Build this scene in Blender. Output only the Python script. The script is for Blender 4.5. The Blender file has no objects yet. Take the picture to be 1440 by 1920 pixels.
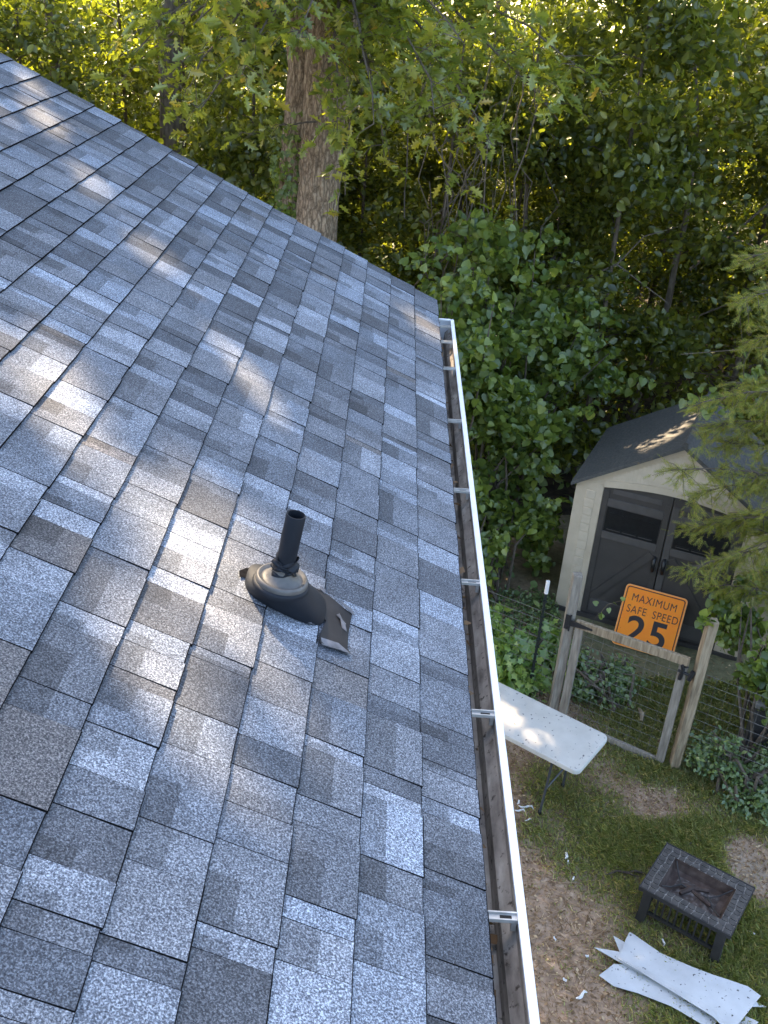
import bpy, bmesh, math, random
import numpy as np
from mathutils import Matrix, Vector

# ------------------------------------------------------------------ camera, sky, sun, exposure
scene = bpy.context.scene
CAM = Vector((-0.2804, -0.3404, 6.6217))
CROT = Matrix(((0.9974425, -0.0701353, -0.0137634), (0.0217575, 0.4813815, -0.8762411), (0.0680809, 0.8737007, 0.4816764)))
FPX = 1900.0                       # focal length in pixels of the 1440 x 1920 photograph
cd = bpy.data.cameras.new('camera')
cam = bpy.data.objects.new('camera', cd)
scene.collection.objects.link(cam)
cam.matrix_world = Matrix.Translation(CAM) @ CROT.to_4x4()
cd.sensor_fit = 'VERTICAL'
cd.sensor_height = 24.0
cd.lens = 24.0 * FPX / 1920.0
cd.clip_start = 0.05
cd.clip_end = 2000.0
scene.camera = cam

SUN_EL = math.radians(40.0)
SUN_AZ = math.radians(-29.0)       # from +Y, positive towards +X
SUN = np.array([math.sin(SUN_AZ) * math.cos(SUN_EL), math.cos(SUN_AZ) * math.cos(SUN_EL), math.sin(SUN_EL)])
world = bpy.data.worlds.new('World')
scene.world = world
world.use_nodes = True
wn = world.node_tree
bg = wn.nodes['Background']
sky = wn.nodes.new('ShaderNodeTexSky')
sky.sky_type = 'NISHITA'
sky.sun_disc = False
sky.sun_elevation = SUN_EL
sky.sun_rotation = SUN_AZ
wn.links.new(sky.outputs[0], bg.inputs[0])
bg.inputs[1].default_value = 0.15
sky.dust_density = 3.5
sl = bpy.data.lights.new('sun', 'SUN')
sl.energy = 5.0
sl.angle = math.radians(0.53)
sl.color = (1.0, 0.775, 0.52)
so = bpy.data.objects.new('sun', sl)
scene.collection.objects.link(so)
so.rotation_euler = Vector(SUN.tolist()).to_track_quat('Z', 'Y').to_euler()
so.location = (-10, 18, 25)
scene.view_settings.view_transform = 'Standard'
scene.view_settings.look = 'None'
scene.view_settings.gamma = 1.0
scene.view_settings.use_curve_mapping = False
scene.view_settings.exposure = 2.55
scene.cycles.max_bounces = 8
scene.cycles.diffuse_bounces = 5
scene.cycles.transmission_bounces = 5
scene.cycles.sample_clamp_indirect = 6.0

rng = np.random.default_rng(7)
rnd = random.Random(11)
COL = scene.collection

# ------------------------------------------------------------------ helpers
def tag(o, label=None, cat=None, group=None, kind=None):
    if label: o['label'] = label
    if cat: o['category'] = cat
    if group: o['group'] = group
    if kind: o['kind'] = kind
    return o

def empty(name, loc=(0, 0, 0), **k):
    o = bpy.data.objects.new(name, None)
    o.location = loc
    o.empty_display_size = 0.1
    COL.objects.link(o)
    return tag(o, **k)

def wloc(o):
    """world location of an unrotated object chain"""
    v = Vector(o.location)
    if o.parent: v = v + wloc(o.parent)
    return v

def adopt(o, parent):
    """parent keeping coordinates: all meshes are written in world coordinates"""
    if parent is not None:
        o.parent = parent
        M = Matrix.Translation(wloc0(parent))
        o.matrix_parent_inverse = M.inverted()
    return o

def wloc0(o):
    if o.type == 'EMPTY': return Vector(o.location)
    return Vector((0, 0, 0))

class MB:
    """mesh builder in world (or given frame) coordinates"""
    def __init__(s):
        s.v = []; s.f = []; s.m = []; s.c = []
        s.M = None
    def frame(s, M):
        s.M = M; return s
    def pt(s, p):
        p = Vector(p)
        if s.M is not None: p = s.M @ p
        s.v.append((p.x, p.y, p.z)); return len(s.v) - 1
    def face(s, ids, mat=0, col=None):
        s.f.append(tuple(ids)); s.m.append(mat); s.c.append(col)
    def poly(s, pts, mat=0, col=None):
        s.face([s.pt(p) for p in pts], mat, col)
    def box(s, a, b, mat=0, col=None, taper=None):
        x0, y0, z0 = a; x1, y1, z1 = b
        i = [s.pt(p) for p in ((x0,y0,z0),(x1,y0,z0),(x1,y1,z0),(x0,y1,z0),(x0,y0,z1),(x1,y0,z1),(x1,y1,z1),(x0,y1,z1))]
        for q in ((0,3,2,1),(4,5,6,7),(0,1,5,4),(1,2,6,5),(2,3,7,6),(3,0,4,7)):
            s.face([i[k] for k in q], mat, col)
    def beam(s, p, q, w, h, up=(0,0,1), mat=0, jitter=0.0):
        p = Vector(p); q = Vector(q); d = (q - p).normalized(); up = Vector(up)
        x = d.cross(up).normalized(); y = x.cross(d)
        i = []
        for e in (p, q):
            for sx, sy in ((-1,-1),(1,-1),(1,1),(-1,1)):
                j = Vector((rnd.uniform(-1,1), rnd.uniform(-1,1), rnd.uniform(-1,1))) * jitter
                i.append(s.pt(e + x*(sx*w/2) + y*(sy*h/2) + j))
        for q4 in ((0,1,2,3),(7,6,5,4),(0,4,5,1),(1,5,6,2),(2,6,7,3),(3,7,4,0)):
            s.face([i[k] for k in q4], mat)
    def tube(s, pts, radii, sides=8, mat=0, caps=True, wob=0.0):
        pts = [Vector(p) for p in pts]
        n = len(pts); rings = []
        x = None
        for k in range(n):
            d = (pts[min(k+1, n-1)] - pts[max(k-1, 0)]).normalized()
            if x is None:
                x = d.orthogonal().normalized()
            x = (x - d*x.dot(d)).normalized(); y = d.cross(x)
            r = radii[k] if hasattr(radii, '__len__') else radii
            ring = []
            for j in range(sides):
                a = 2*math.pi*j/sides
                rr = r*(1 + wob*math.sin(j*5.1 + k*1.3)*rnd.uniform(.5, 1.2)) if wob else r
                ring.append(s.pt(pts[k] + x*(math.cos(a)*rr) + y*(math.sin(a)*rr)))
            rings.append(ring)
        for k in range(n-1):
            for j in range(sides):
                j2 = (j+1) % sides
                s.face((rings[k][j], rings[k][j2], rings[k+1][j2], rings[k+1][j]), mat)
        if caps:
            s.face(rings[0][::-1], mat); s.face(rings[-1], mat)
        return rings
    def lathe(s, prof, sides=32, axis_o=(0,0,0), mat=0, close=False):
        """prof: list of (r, z) about the frame's z through axis_o"""
        o = Vector(axis_o); rings = []
        for r, z in prof:
            rings.append([s.pt(o + Vector((r*math.cos(2*math.pi*j/sides), r*math.sin(2*math.pi*j/sides), z))) for j in range(sides)])
        for k in range(len(prof)-1):
            for j in range(sides):
                j2 = (j+1) % sides
                s.face((rings[k][j], rings[k][j2], rings[k+1][j2], rings[k+1][j]), mat)
        return rings
    def prism(s, outline, z0, z1, mat=0, side=None):
        """outline in frame xy, extruded in z"""
        a = [s.pt((x, y, z0)) for x, y in outline]; b = [s.pt((x, y, z1)) for x, y in outline]
        s.face(a[::-1], mat); s.face(b, mat)
        n = len(a)
        for j in range(n):
            s.face((a[j], a[(j+1)%n], b[(j+1)%n], b[j]), mat if side is None else side)
    def build(s, name, mats, parent=None, smooth=False, bevel=0.0, segs=2, **k):
        me = bpy.data.meshes.new(name)
        me.from_pydata(s.v, [], s.f)
        if not isinstance(mats, (list, tuple)): mats = [mats]
        for m in mats: me.materials.append(m)
        me.polygons.foreach_set('material_index', s.m)
        if any(c is not None for c in s.c):
            at = me.color_attributes.new('tone', 'FLOAT_COLOR', 'CORNER')
            buf = []
            for f, c in zip(s.f, s.c):
                c = c or (0.5, 0.5, 0.5)
                buf += [c[0], c[1], c[2], 1.0]*len(f)
            at.data.foreach_set('color', buf)
        if smooth:
            me.polygons.foreach_set('use_smooth', [True]*len(s.f))
        if bevel:
            bm = bmesh.new(); bm.from_mesh(me)
            bmesh.ops.recalc_face_normals(bm, faces=bm.faces)
            es = [e for e in bm.edges if e.is_manifold and e.calc_face_angle(0) > 0.5]
            bmesh.ops.bevel(bm, geom=es, offset=bevel, segments=segs, profile=0.5, affect='EDGES', clamp_overlap=True)
            bm.to_mesh(me); bm.free()
        me.update()
        o = bpy.data.objects.new(name, me)
        COL.objects.link(o)
        adopt(o, parent)
        return tag(o, **k)

def np_mesh(name, V, T, N, mat, parent=None, smooth=False, **k):
    """V: (n*nv,3) vertices, T: list of faces of the template with nv vertices, N copies"""
    nv = len(V)//N
    flat = np.concatenate([np.array(f) for f in T])
    sizes = np.array([len(f) for f in T])
    L = (flat[None, :] + (np.arange(N)*nv)[:, None]).ravel().astype(np.int32)
    S = np.tile(sizes, N)
    st = np.concatenate([[0], np.cumsum(S)[:-1]]).astype(np.int32)
    me = bpy.data.meshes.new(name)
    me.vertices.add(len(V)); me.vertices.foreach_set('co', np.ascontiguousarray(V, dtype=np.float32).ravel())
    me.loops.add(len(L)); me.loops.foreach_set('vertex_index', L)
    me.polygons.add(len(st)); me.polygons.foreach_set('loop_start', st)
    me.materials.append(mat)
    me.update(calc_edges=True)
    if smooth: me.polygons.foreach_set('use_smooth', [True]*len(st))
    o = bpy.data.objects.new(name, me); COL.objects.link(o)
    adopt(o, parent)
    return tag(o, **k)

# ------------------------------------------------------------------ materials
def new_mat(name):
    m = bpy.data.materials.new(name); m.use_nodes = True
    nt = m.node_tree
    return m, nt, nt.nodes['Principled BSDF']

def ramp(nt, fac, stops, interp='LINEAR'):
    r = nt.nodes.new('ShaderNodeValToRGB')
    r.color_ramp.interpolation = interp
    el = r.color_ramp.elements
    while len(el) > 1: el.remove(el[-1])
    el[0].position = stops[0][0]; el[0].color = (*stops[0][1], 1)
    for p, c in stops[1:]:
        e = el.new(p); e.color = (*c, 1)
    nt.links.new(fac, r.inputs[0])
    return r.outputs[0]

def noise(nt, scale, detail=4, rough=0.55, stretch=None, dist=0.0, seed=0.0):
    tc = nt.nodes.new('ShaderNodeTexCoord')
    mp = nt.nodes.new('ShaderNodeMapping')
    if stretch: mp.inputs['Scale'].default_value = stretch
    mp.inputs['Location'].default_value = (seed, seed*1.7, seed*0.3)
    nt.links.new(tc.outputs['Object'], mp.inputs[0])
    n = nt.nodes.new('ShaderNodeTexNoise')
    n.inputs['Scale'].default_value = scale; n.inputs['Detail'].default_value = detail
    n.inputs['Roughness'].default_value = rough; n.inputs['Distortion'].default_value = dist
    nt.links.new(mp.outputs[0], n.inputs['Vector'])
    return n.outputs['Fac']

def mixc(nt, fac, a, b, mode='MIX'):
    n = nt.nodes.new('ShaderNodeMix'); n.data_type = 'RGBA'; n.blend_type = mode
    for sock, val in ((n.inputs[0], fac), (n.inputs[6], a), (n.inputs[7], b)):
        if hasattr(val, 'is_linked'): nt.links.new(val, sock)
        elif isinstance(val, (int, float)): sock.default_value = val
        else: sock.default_value = (*val, 1)
    return n.outputs[2]

def bump(nt, bsdf, h, strength, dist=0.01):
    b = nt.nodes.new('ShaderNodeBump'); b.inputs['Strength'].default_value = strength
    b.inputs['Distance'].default_value = dist
    nt.links.new(h, b.inputs['Height']); nt.links.new(b.outputs[0], bsdf.inputs['Normal'])

def mat_noise(name, stops, scale, rough=0.7, detail=5, bmp=0.0, stretch=None, metallic=0.0, seed=0.0, speck=None):
    m, nt, b = new_mat(name)
    n = noise(nt, scale, detail, stretch=stretch, seed=seed)
    c = ramp(nt, n, stops)
    if speck:
        n2 = noise(nt, speck[0], 3, seed=seed+3.3)
        f = ramp(nt, n2, [(speck[1], (0, 0, 0)), (speck[1]+speck[3], (1, 1, 1))])
        c = mixc(nt, f, c, speck[2])
    nt.links.new(c, b.inputs['Base Color'])
    b.inputs['Roughness'].default_value = rough; b.inputs['Metallic'].default_value = metallic
    if bmp: bump(nt, b, n, bmp)
    return m

def mat_plain(name, col, rough=0.6, metallic=0.0):
    return mat_noise(name, [(0.3, tuple(c*0.9 for c in col)), (0.7, tuple(min(1, c*1.07) for c in col))], 9.0, rough, metallic=metallic)

def mat_shingle():
    m, nt, b = new_mat('shingle_granules')
    a = nt.nodes.new('ShaderNodeAttribute'); a.attribute_name = 'tone'
    g = ramp(nt, noise(nt, 275, 3, 0.62, dist=0.5), [(0.35, (0.25, 0.265, 0.30)), (0.48, (0.76, 0.77, 0.80)), (0.555, (1.5, 1.5, 1.48)), (0.66, (2.7, 2.68, 2.6))])
    c = mixc(nt, 1.0, a.outputs['Color'], g, 'MULTIPLY')
    g2 = ramp(nt, noise(nt, 9, 4, 0.6, seed=4), [(0.3, (0.78, 0.77, 0.76)), (0.7, (1.22, 1.2, 1.18))])
    c = mixc(nt, 1.0, c, g2, 'MULTIPLY')
    nt.links.new(c, b.inputs['Base Color'])
    b.inputs['Roughness'].default_value = 0.82
    bump(nt, b, noise(nt, 275, 3, 0.62, dist=0.5), 0.6, 0.004)
    return m

def mat_leaf(name, greens, trans=0.42, gloss=0.05, tcol=1.35):
    m = bpy.data.materials.new(name); m.use_nodes = True
    nt = m.node_tree; nt.nodes.remove(nt.nodes['Principled BSDF'])
    out = nt.nodes['Material Output']
    geo = nt.nodes.new('ShaderNodeNewGeometry')
    c = ramp(nt, geo.outputs['Random Per Island'], [(p, tuple(min(1.0, v*q) for v, q in zip(g, (2.45, 2.18, 1.9)))) for p, g in greens])
    df = nt.nodes.new('ShaderNodeBsdfDiffuse'); nt.links.new(c, df.inputs[0])
    tr = nt.nodes.new('ShaderNodeBsdfTranslucent')
    tc = mixc(nt, 1.0, c, (1.13*tcol, 1.19*tcol, 0.40*tcol), 'MULTIPLY')
    nt.links.new(tc, tr.inputs[0])
    mx = nt.nodes.new('ShaderNodeMixShader'); mx.inputs[0].default_value = trans
    nt.links.new(df.outputs[0], mx.inputs[1]); nt.links.new(tr.outputs[0], mx.inputs[2])
    gl = nt.nodes.new('ShaderNodeBsdfGlossy'); gl.inputs['Roughness'].default_value = 0.38
    gl.inputs[0].default_value = (0.9, 0.95, 0.9, 1)
    m2 = nt.nodes.new('ShaderNodeMixShader'); m2.inputs[0].default_value = gloss
    nt.links.new(mx.outputs[0], m2.inputs[1]); nt.links.new(gl.outputs[0], m2.inputs[2])
    nt.links.new(m2.outputs[0], out.inputs[0])
    return m

M_SH = mat_shingle()
M_EDGE = mat_noise('asphalt_edge_shadow_line', [(0.3, (0.004, 0.004, 0.005)), (0.7, (0.012, 0.012, 0.013))], 120, 1.0)
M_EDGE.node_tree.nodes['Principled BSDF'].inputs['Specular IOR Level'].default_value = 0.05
M_DECK = mat_noise('roof_deck', [(0.3, (0.06, 0.065, 0.07)), (0.7, (0.1, 0.105, 0.115))], 60, 0.9)
M_WHITE = mat_noise('white_aluminium', [(0.3, (0.74, 0.76, 0.78)), (0.7, (0.82, 0.83, 0.84))], 14, 0.42, speck=(90, 0.70, (0.3, 0.28, 0.25), 0.06))
M_GDIRT = mat_noise('stained_gutter', [(0.25, (0.09, 0.076, 0.062)), (0.45, (0.26, 0.228, 0.195)), (0.6, (0.37, 0.33, 0.28)), (0.78, (0.6, 0.55, 0.48))], 16, 0.65, stretch=(1, 0.6, 2), detail=8, speck=(60, 0.60, (0.045, 0.034, 0.025), 0.1))
M_GUNK = mat_noise('gutter_debris', [(0.3, (0.008, 0.008, 0.008)), (0.7, (0.035, 0.028, 0.02))], 60, 0.95, bmp=0.6)
M_HANG = mat_noise('hanger_aluminium', [(0.3, (0.42, 0.4, 0.36)), (0.7, (0.62, 0.6, 0.56))], 30, 0.45, metallic=0.35)
M_DARKMETAL = mat_noise('black_hardware', [(0.3, (0.01, 0.01, 0.011)), (0.7, (0.022, 0.022, 0.024))], 30, 0.5)
M_PIPE = mat_noise('painted_vent_pipe', [(0.3, (0.008, 0.0105, 0.015)), (0.7, (0.013, 0.0165, 0.022))], 20, 0.6)
M_BOOT = mat_noise('flashing_boot', [(0.3, (0.008, 0.0105, 0.015)), (0.7, (0.013, 0.0165, 0.022))], 14, 0.6)
M_COLLAR = mat_noise('weathered_collar', [(0.3, (0.06, 0.057, 0.052)), (0.7, (0.13, 0.123, 0.11))], 22, 0.5)
M_SHEET = mat_noise('exposed_flashing', [(0.3, (0.018, 0.0175, 0.018)), (0.7, (0.03, 0.029, 0.029))], 18, 0.75)
for m_ in (M_PIPE, M_BOOT, M_SHEET): m_.node_tree.nodes['Principled BSDF'].inputs['Specular IOR Level'].default_value = 0.25
M_SHRED = mat_noise('peeled_film', [(0.3, (0.07, 0.07, 0.075)), (0.7, (0.17, 0.17, 0.18))], 40, 0.7)
M_SIDING = mat_plain('house_siding', (0.55, 0.55, 0.53), 0.6)

# ------------------------------------------------------------------ ground
def vnoise(x, y, seed=0):
    """cheap smooth value noise for masks, numpy arrays in, 0..1 out"""
    x = np.asarray(x, float); y = np.asarray(y, float)
    xi = np.floor(x).astype(int); yi = np.floor(y).astype(int)
    fx = x-xi; fy = y-yi; fx = fx*fx*(3-2*fx); fy = fy*fy*(3-2*fy)
    def h(a, b):
        n = np.sin(a*127.1 + b*311.7 + seed*74.7)*43758.5453
        return n-np.floor(n)
    return (h(xi,yi)*(1-fx)+h(xi+1,yi)*fx)*(1-fy) + (h(xi,yi+1)*(1-fx)+h(xi+1,yi+1)*fx)*fy

def fbm(x, y, seed=0):
    return (vnoise(x, y, seed)*0.5 + vnoise(x*2.1, y*2.1, seed+1)*0.3 + vnoise(x*4.3, y*4.3, seed+2)*0.2)

def grass_mask(x, y):
    """1 = turf, 0 = bare soil with litter"""
    g = fbm(x*1.1, y*1.1, 3)
    side = 1/(1+np.exp(-(x - (1.75 + 0.35*np.sin(y*1.7)))*3.2))        # soil beside the house
    m = g*0.75 + side*0.62 - 0.42
    sand = np.exp(-(((x-3.2)/0.17)**2 + ((y-5.87)/0.28)**2))
    path = np.exp(-(((x-2.45)/0.5)**2 + ((y-6.55)/0.33)**2))*0.55
    m = m - sand*1.5 - path
    return np.clip((m-0.19)*2.6, 0, 1)

M_SOILS, nt, b = new_mat('yard_soil')
a_ = nt.nodes.new('ShaderNodeAttribute'); a_.attribute_name = 'tone'
soil = ramp(nt, noise(nt, 11, 6, 0.65), [(0.28, (0.17, 0.11, 0.07)), (0.5, (0.35, 0.235, 0.15)), (0.72, (0.52, 0.375, 0.26))])
turf = ramp(nt, noise(nt, 17, 5, 0.6, seed=5), [(0.3, (0.10, 0.095, 0.042)), (0.7, (0.19, 0.175, 0.085))])
sx = nt.nodes.new('ShaderNodeSeparateColor'); nt.links.new(a_.outputs['Color'], sx.inputs[0])
c_ = mixc(nt, sx.outputs[0], soil, turf)
sand_c = ramp(nt, noise(nt, 14, 5, 0.6, seed=2), [(0.3, (0.2, 0.16, 0.11)), (0.7, (0.36, 0.3, 0.22))])
c_ = mixc(nt, sx.outputs[1], c_, sand_c)
nt.links.new(c_, b.inputs['Base Color']); b.inputs['Roughness'].default_value = 0.95
bump(nt, b, noise(nt, 40, 5, 0.65), 0.5, 0.02)

def sheet(name, xs, ys, zfun, mat, cfun=None, **k):
    X, Y = np.meshgrid(xs, ys); Zz = zfun(X, Y)
    V = np.stack([X, Y, Zz], -1).reshape(-1, 3)
    nx, ny = len(xs), len(ys)
    i = np.arange(nx*ny).reshape(ny, nx)
    F = np.stack([i[:-1,:-1], i[:-1,1:], i[1:,1:], i[1:,:-1]], -1).reshape(-1, 4)
    me = bpy.data.meshes.new(name); me.from_pydata(V.tolist(), [], F.tolist())
    me.materials.append(mat)
    if cfun:
        at = me.color_attributes.new('tone', 'FLOAT_COLOR', 'POINT')
        at.data.foreach_set('color', np.asarray(cfun(V[:,0], V[:,1]), dtype=np.float32).ravel())
    me.polygons.foreach_set('use_smooth', [True]*len(F))
    o = bpy.data.objects.new(name, me); COL.objects.link(o)
    return tag(o, **k)

def gz(x, y):
    return 0.05*(fbm(x*1.3, y*1.3, 9)-0.5) + 0.02*(vnoise(x*6, y*6, 5)-0.5)

def gcol(x, y):
    g = grass_mask(x, y)
    sand = np.exp(-(((x-3.2)/0.19)**2 + ((y-5.87)/0.3)**2))*np.clip(fbm(x*5, y*5, 8)*2.2-0.3, 0, 1)
    return np.stack([g, sand, np.zeros_like(g), np.ones_like(g)], -1)

M_WOODFLOOR = mat_noise('leaf_litter_floor', [(0.28, (0.018, 0.012, 0.008)), (0.5, (0.05, 0.034, 0.02)), (0.75, (0.11, 0.075, 0.045))], 6, 0.95, bmp=0.6)
M_FIELD = mat_noise('dry_open_field', [(0.3, (0.30, 0.28, 0.13)), (0.55, (0.46, 0.42, 0.24)), (0.75, (0.58, 0.55, 0.40))], 0.35, 0.95)
sheet('ground', [-900, -60, -20, 20, 60, 900], [-300, -40, 0, 34, 60, 1500], lambda x, y: x*0-0.07, M_WOODFLOOR, kind='structure')
sheet('yard_ground', np.linspace(-1, 7, 100), np.linspace(2.5, 12, 118), gz, M_SOILS, gcol, kind='structure')
sheet('open_field', np.linspace(-400, 400, 12), np.linspace(46, 900, 14), lambda x, y: x*0-0.06, M_FIELD, kind='structure')

# ------------------------------------------------------------------ house with shingled roof
ZE = 4.98
PITCH = 0.44788
U = np.array([-math.cos(PITCH), 0, math.sin(PITCH)])
NR = np.array([math.sin(PITCH), 0, math.cos(PITCH)])
YR = 5.07
EXPO = 0.143
RIDGE = 4.29
def rp(s, y, h=0.0):
    v = U*s + NR*h
    return (float(v[0]), float(y), float(ZE + v[2]))

house = empty('house', (-3.9, 0.0, 0.0), label='house with blue-grey shingled roof and white eaves gutter in the foreground', cat='house')
Y0 = -5.0
mb = MB()
mb.poly([rp(0.006, Y0, -0.004), rp(0.006, YR-0.012, -0.004), rp(RIDGE, YR-0.012, -0.004), rp(RIDGE, Y0, -0.004)])
rx, rz = rp(RIDGE, 0)[0], rp(RIDGE, 0)[2]
mb.poly([(rx, Y0, rz-.004), (rx, YR-.012, rz-.004), (2*rx, YR-.012, ZE-.004), (2*rx, Y0, ZE-.004)])
mb.poly([rp(0.006, YR-.012, -0.03), rp(0.006, Y0, -0.03), rp(RIDGE, Y0, -0.03), rp(RIDGE, YR-.012, -0.03)])
mb.poly([(rx, YR-.012, rz-.034), (rx, Y0, rz-.034), (2*rx, Y0, ZE-.034), (2*rx, YR-.012, ZE-.034)])
mb.poly([rp(0.006, YR-.012, -.004), rp(0.006, YR-.012, -.03), rp(RIDGE, YR-.012, -.03), rp(RIDGE, YR-.012, -.004)])
mb.poly([rp(0.006, Y0, -.004), rp(0.006, YR-.012, -.004), rp(0.006, YR-.012, -.03), rp(0.006, Y0, -.03)])
roof = mb.build('roof', M_DECK, house)

mb = MB()
wx0, wx1, wy0, wy1 = 2*rx+0.42, -0.42, Y0+.3, YR-0.35
mb.box((wx0, wy0, 0), (wx1, wy1, ZE-0.14))
mb.poly([(wx0, wy1, ZE-.14), (wx1, wy1, ZE-.14), (rx, wy1, rz-.05)])
mb.poly([(wx0, wy0, ZE-.14), (rx, wy0, rz-.05), (wx1, wy0, ZE-.14)])
mb.build('wall', M_SIDING, house)
mb = MB()
mb.box((-0.085, Y0, ZE-0.17), (-0.062, YR-0.03, ZE-0.038))
mb.build('fascia', M_WHITE, house)
mb = MB()
mb.box((-0.43, Y0, ZE-0.172), (-0.0851, YR-0.03, ZE-0.155))
mb.build('soffit', M_WHITE, house)
mb = MB()
mb.poly([rp(0.03, YR-.03, -.031), rp(RIDGE, YR-.03, -.031), rp(RIDGE, YR-.03, -.18), rp(0.03, YR-.03, -.18)])
mb.poly([rp(0.03, YR-.05, -.18), rp(RIDGE, YR-.05, -.18), rp(RIDGE, YR-.05, -.031), rp(0.03, YR-.05, -.031)])
mb.poly([rp(0.03, YR-.05, -.18), rp(0.03, YR-.03, -.18), rp(RIDGE, YR-.03, -.18), rp(RIDGE, YR-.05, -.18)])
mb.build('rake_board', M_WHITE, house)

def proj(P):
    c = CROT.transposed() @ (Vector(P) - CAM)
    if c.z > -0.05: return None
    return (720 + FPX*c.x/-c.z, 960 - FPX*c.y/-c.z)

TONES = {'light': (0.190, 0.215, 0.252), 'midlight': (0.134, 0.150, 0.174), 'mid': (0.112, 0.124, 0.143), 'dark': (0.072, 0.080, 0.093), 'brown': (0.104, 0.101, 0.102)}
def tone(kind):
    c = TONES[kind]; f = rnd.uniform(0.86, 1.16); w = rnd.uniform(-0.03, 0.03)
    return (c[0]*f*(1+w), c[1]*f, c[2]*f*(1-w))

tabs = []     # (key, builder args)
for k in range(30):
    y = YR + 0.004 + rnd.uniform(-0.003, 0.003)
    proud = rnd.random() < 0.5
    run = 0
    while y > Y0 and (k < 26 or y > 3):
        if proud: w = rnd.choice([0.09, 0.12, 0.145, 0.165, 0.185])*rnd.uniform(0.92, 1.08)
        else: w = rnd.choice([0.035, 0.05, 0.07, 0.095, 0.12])*rnd.uniform(0.92, 1.08)
        y2 = y - w
        if proud:
            base = rnd.choices(['light', 'midlight', 'mid', 'brown', 'dark'], [12, 42, 32, 3, 11])[0]
        else:
            base = rnd.choices(['light', 'midlight', 'mid', 'brown', 'dark'], [22, 18, 20, 3, 37])[0]
        tabs.append((k, y2, y, proud, base))
        y = y2
        proud = not proud if rnd.random() < 0.95 else proud

def tab_geo(mb, k, ya, yb, proud, base):
    hb = (0.0098 if proud else 0.0078)*rnd.uniform(0.9, 1.12)
    s0 = k*EXPO + (0.0 if proud else 0.0015) + rnd.uniform(-0.0015, 0.0015)
    if k == 0: s0 -= 0.004
    s1 = (k+1)*EXPO + 0.035
    g = 0.0010
    ya += g; yb -= g
    fs = rnd.uniform(0.45, 0.62); fy = rnd.uniform(0.3, 0.7)
    c0 = tone(base)
    cs = [[c0, c0], [c0, c0]]
    r = rnd.random()
    fd = rnd.uniform(0.52, 0.68); fl = rnd.uniform(1.15, 1.38)
    dk = tuple(c*fd for c in c0)
    lt = tuple(c*fl for c in c0)
    if r < 0.26: cs[1][rnd.randint(0, 1)] = dk                   # dark corner printed at the head of the tab
    elif r < 0.40: cs[1] = [dk, dk] if base != 'dark' else [c0, lt]
    elif r < 0.50: j = rnd.randint(0, 1); cs[0][j] = cs[1][j] = lt
    elif r < 0.58 and base != 'dark': j = rnd.randint(0, 1); cs[0][j] = cs[1][j] = dk
    sg = [s0, s0 + (EXPO)*fs, s1]; yg = [ya, ya+(yb-ya)*fy, yb]
    def h(s): return hb + (0.0012-hb)*(s-s0)/(s1-s0)
    jit = [rnd.uniform(-0.0006, 0.0006) for _ in range(3)]
    ix = [[mb.pt(rp(sg[i] + (jit[j] if i == 0 else 0), yg[j], h(sg[i]) + (rnd.uniform(-0.0006, 0.0006) if i == 0 else 0))) for j in range(3)] for i in range(3)]
    se = s0 + rnd.uniform(0.0014, 0.0028)            # painted shadow line along the butt edge, in the asphalt edge colour
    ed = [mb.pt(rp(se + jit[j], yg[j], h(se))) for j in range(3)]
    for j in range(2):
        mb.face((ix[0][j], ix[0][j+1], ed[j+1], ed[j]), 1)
        mb.face((ed[j], ed[j+1], ix[1][j+1], ix[1][j]), 0, cs[0][j])
        mb.face((ix[1][j], ix[1][j+1], ix[2][j+1], ix[2][j]), 0, cs[1][j])
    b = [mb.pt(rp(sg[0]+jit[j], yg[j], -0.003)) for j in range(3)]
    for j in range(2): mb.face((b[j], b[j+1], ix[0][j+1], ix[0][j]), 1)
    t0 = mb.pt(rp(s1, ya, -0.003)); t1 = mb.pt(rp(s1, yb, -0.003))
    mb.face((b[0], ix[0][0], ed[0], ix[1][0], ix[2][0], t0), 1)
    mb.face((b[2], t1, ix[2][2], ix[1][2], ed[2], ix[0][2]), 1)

def shown(k, ya, yb):
    P = [proj(rp(s, y)) for s, y in ((k*EXPO, ya), (k*EXPO, yb), ((k+1)*EXPO, yb), ((k+1)*EXPO, ya))]
    if any(p is None for p in P): return 0
    P = [(min(max(x, 0), 1440), min(max(y, 0), 1920)) for x, y in P]
    return abs(sum(P[i][0]*P[(i+1)%4][1] - P[(i+1)%4][0]*P[i][1] for i in range(4)))/2
order = sorted(range(len(tabs)), key=lambda i: -shown(*tabs[i][:3]))
single = set(order[:300])
rest = MB()
for i, t in enumerate(tabs):
    if i in single:
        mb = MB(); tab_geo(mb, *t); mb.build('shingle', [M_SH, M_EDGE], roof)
    else:
        tab_geo(rest, *t)
rest.build('shingle_field', [M_SH, M_EDGE], roof, kind='stuff')

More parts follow.
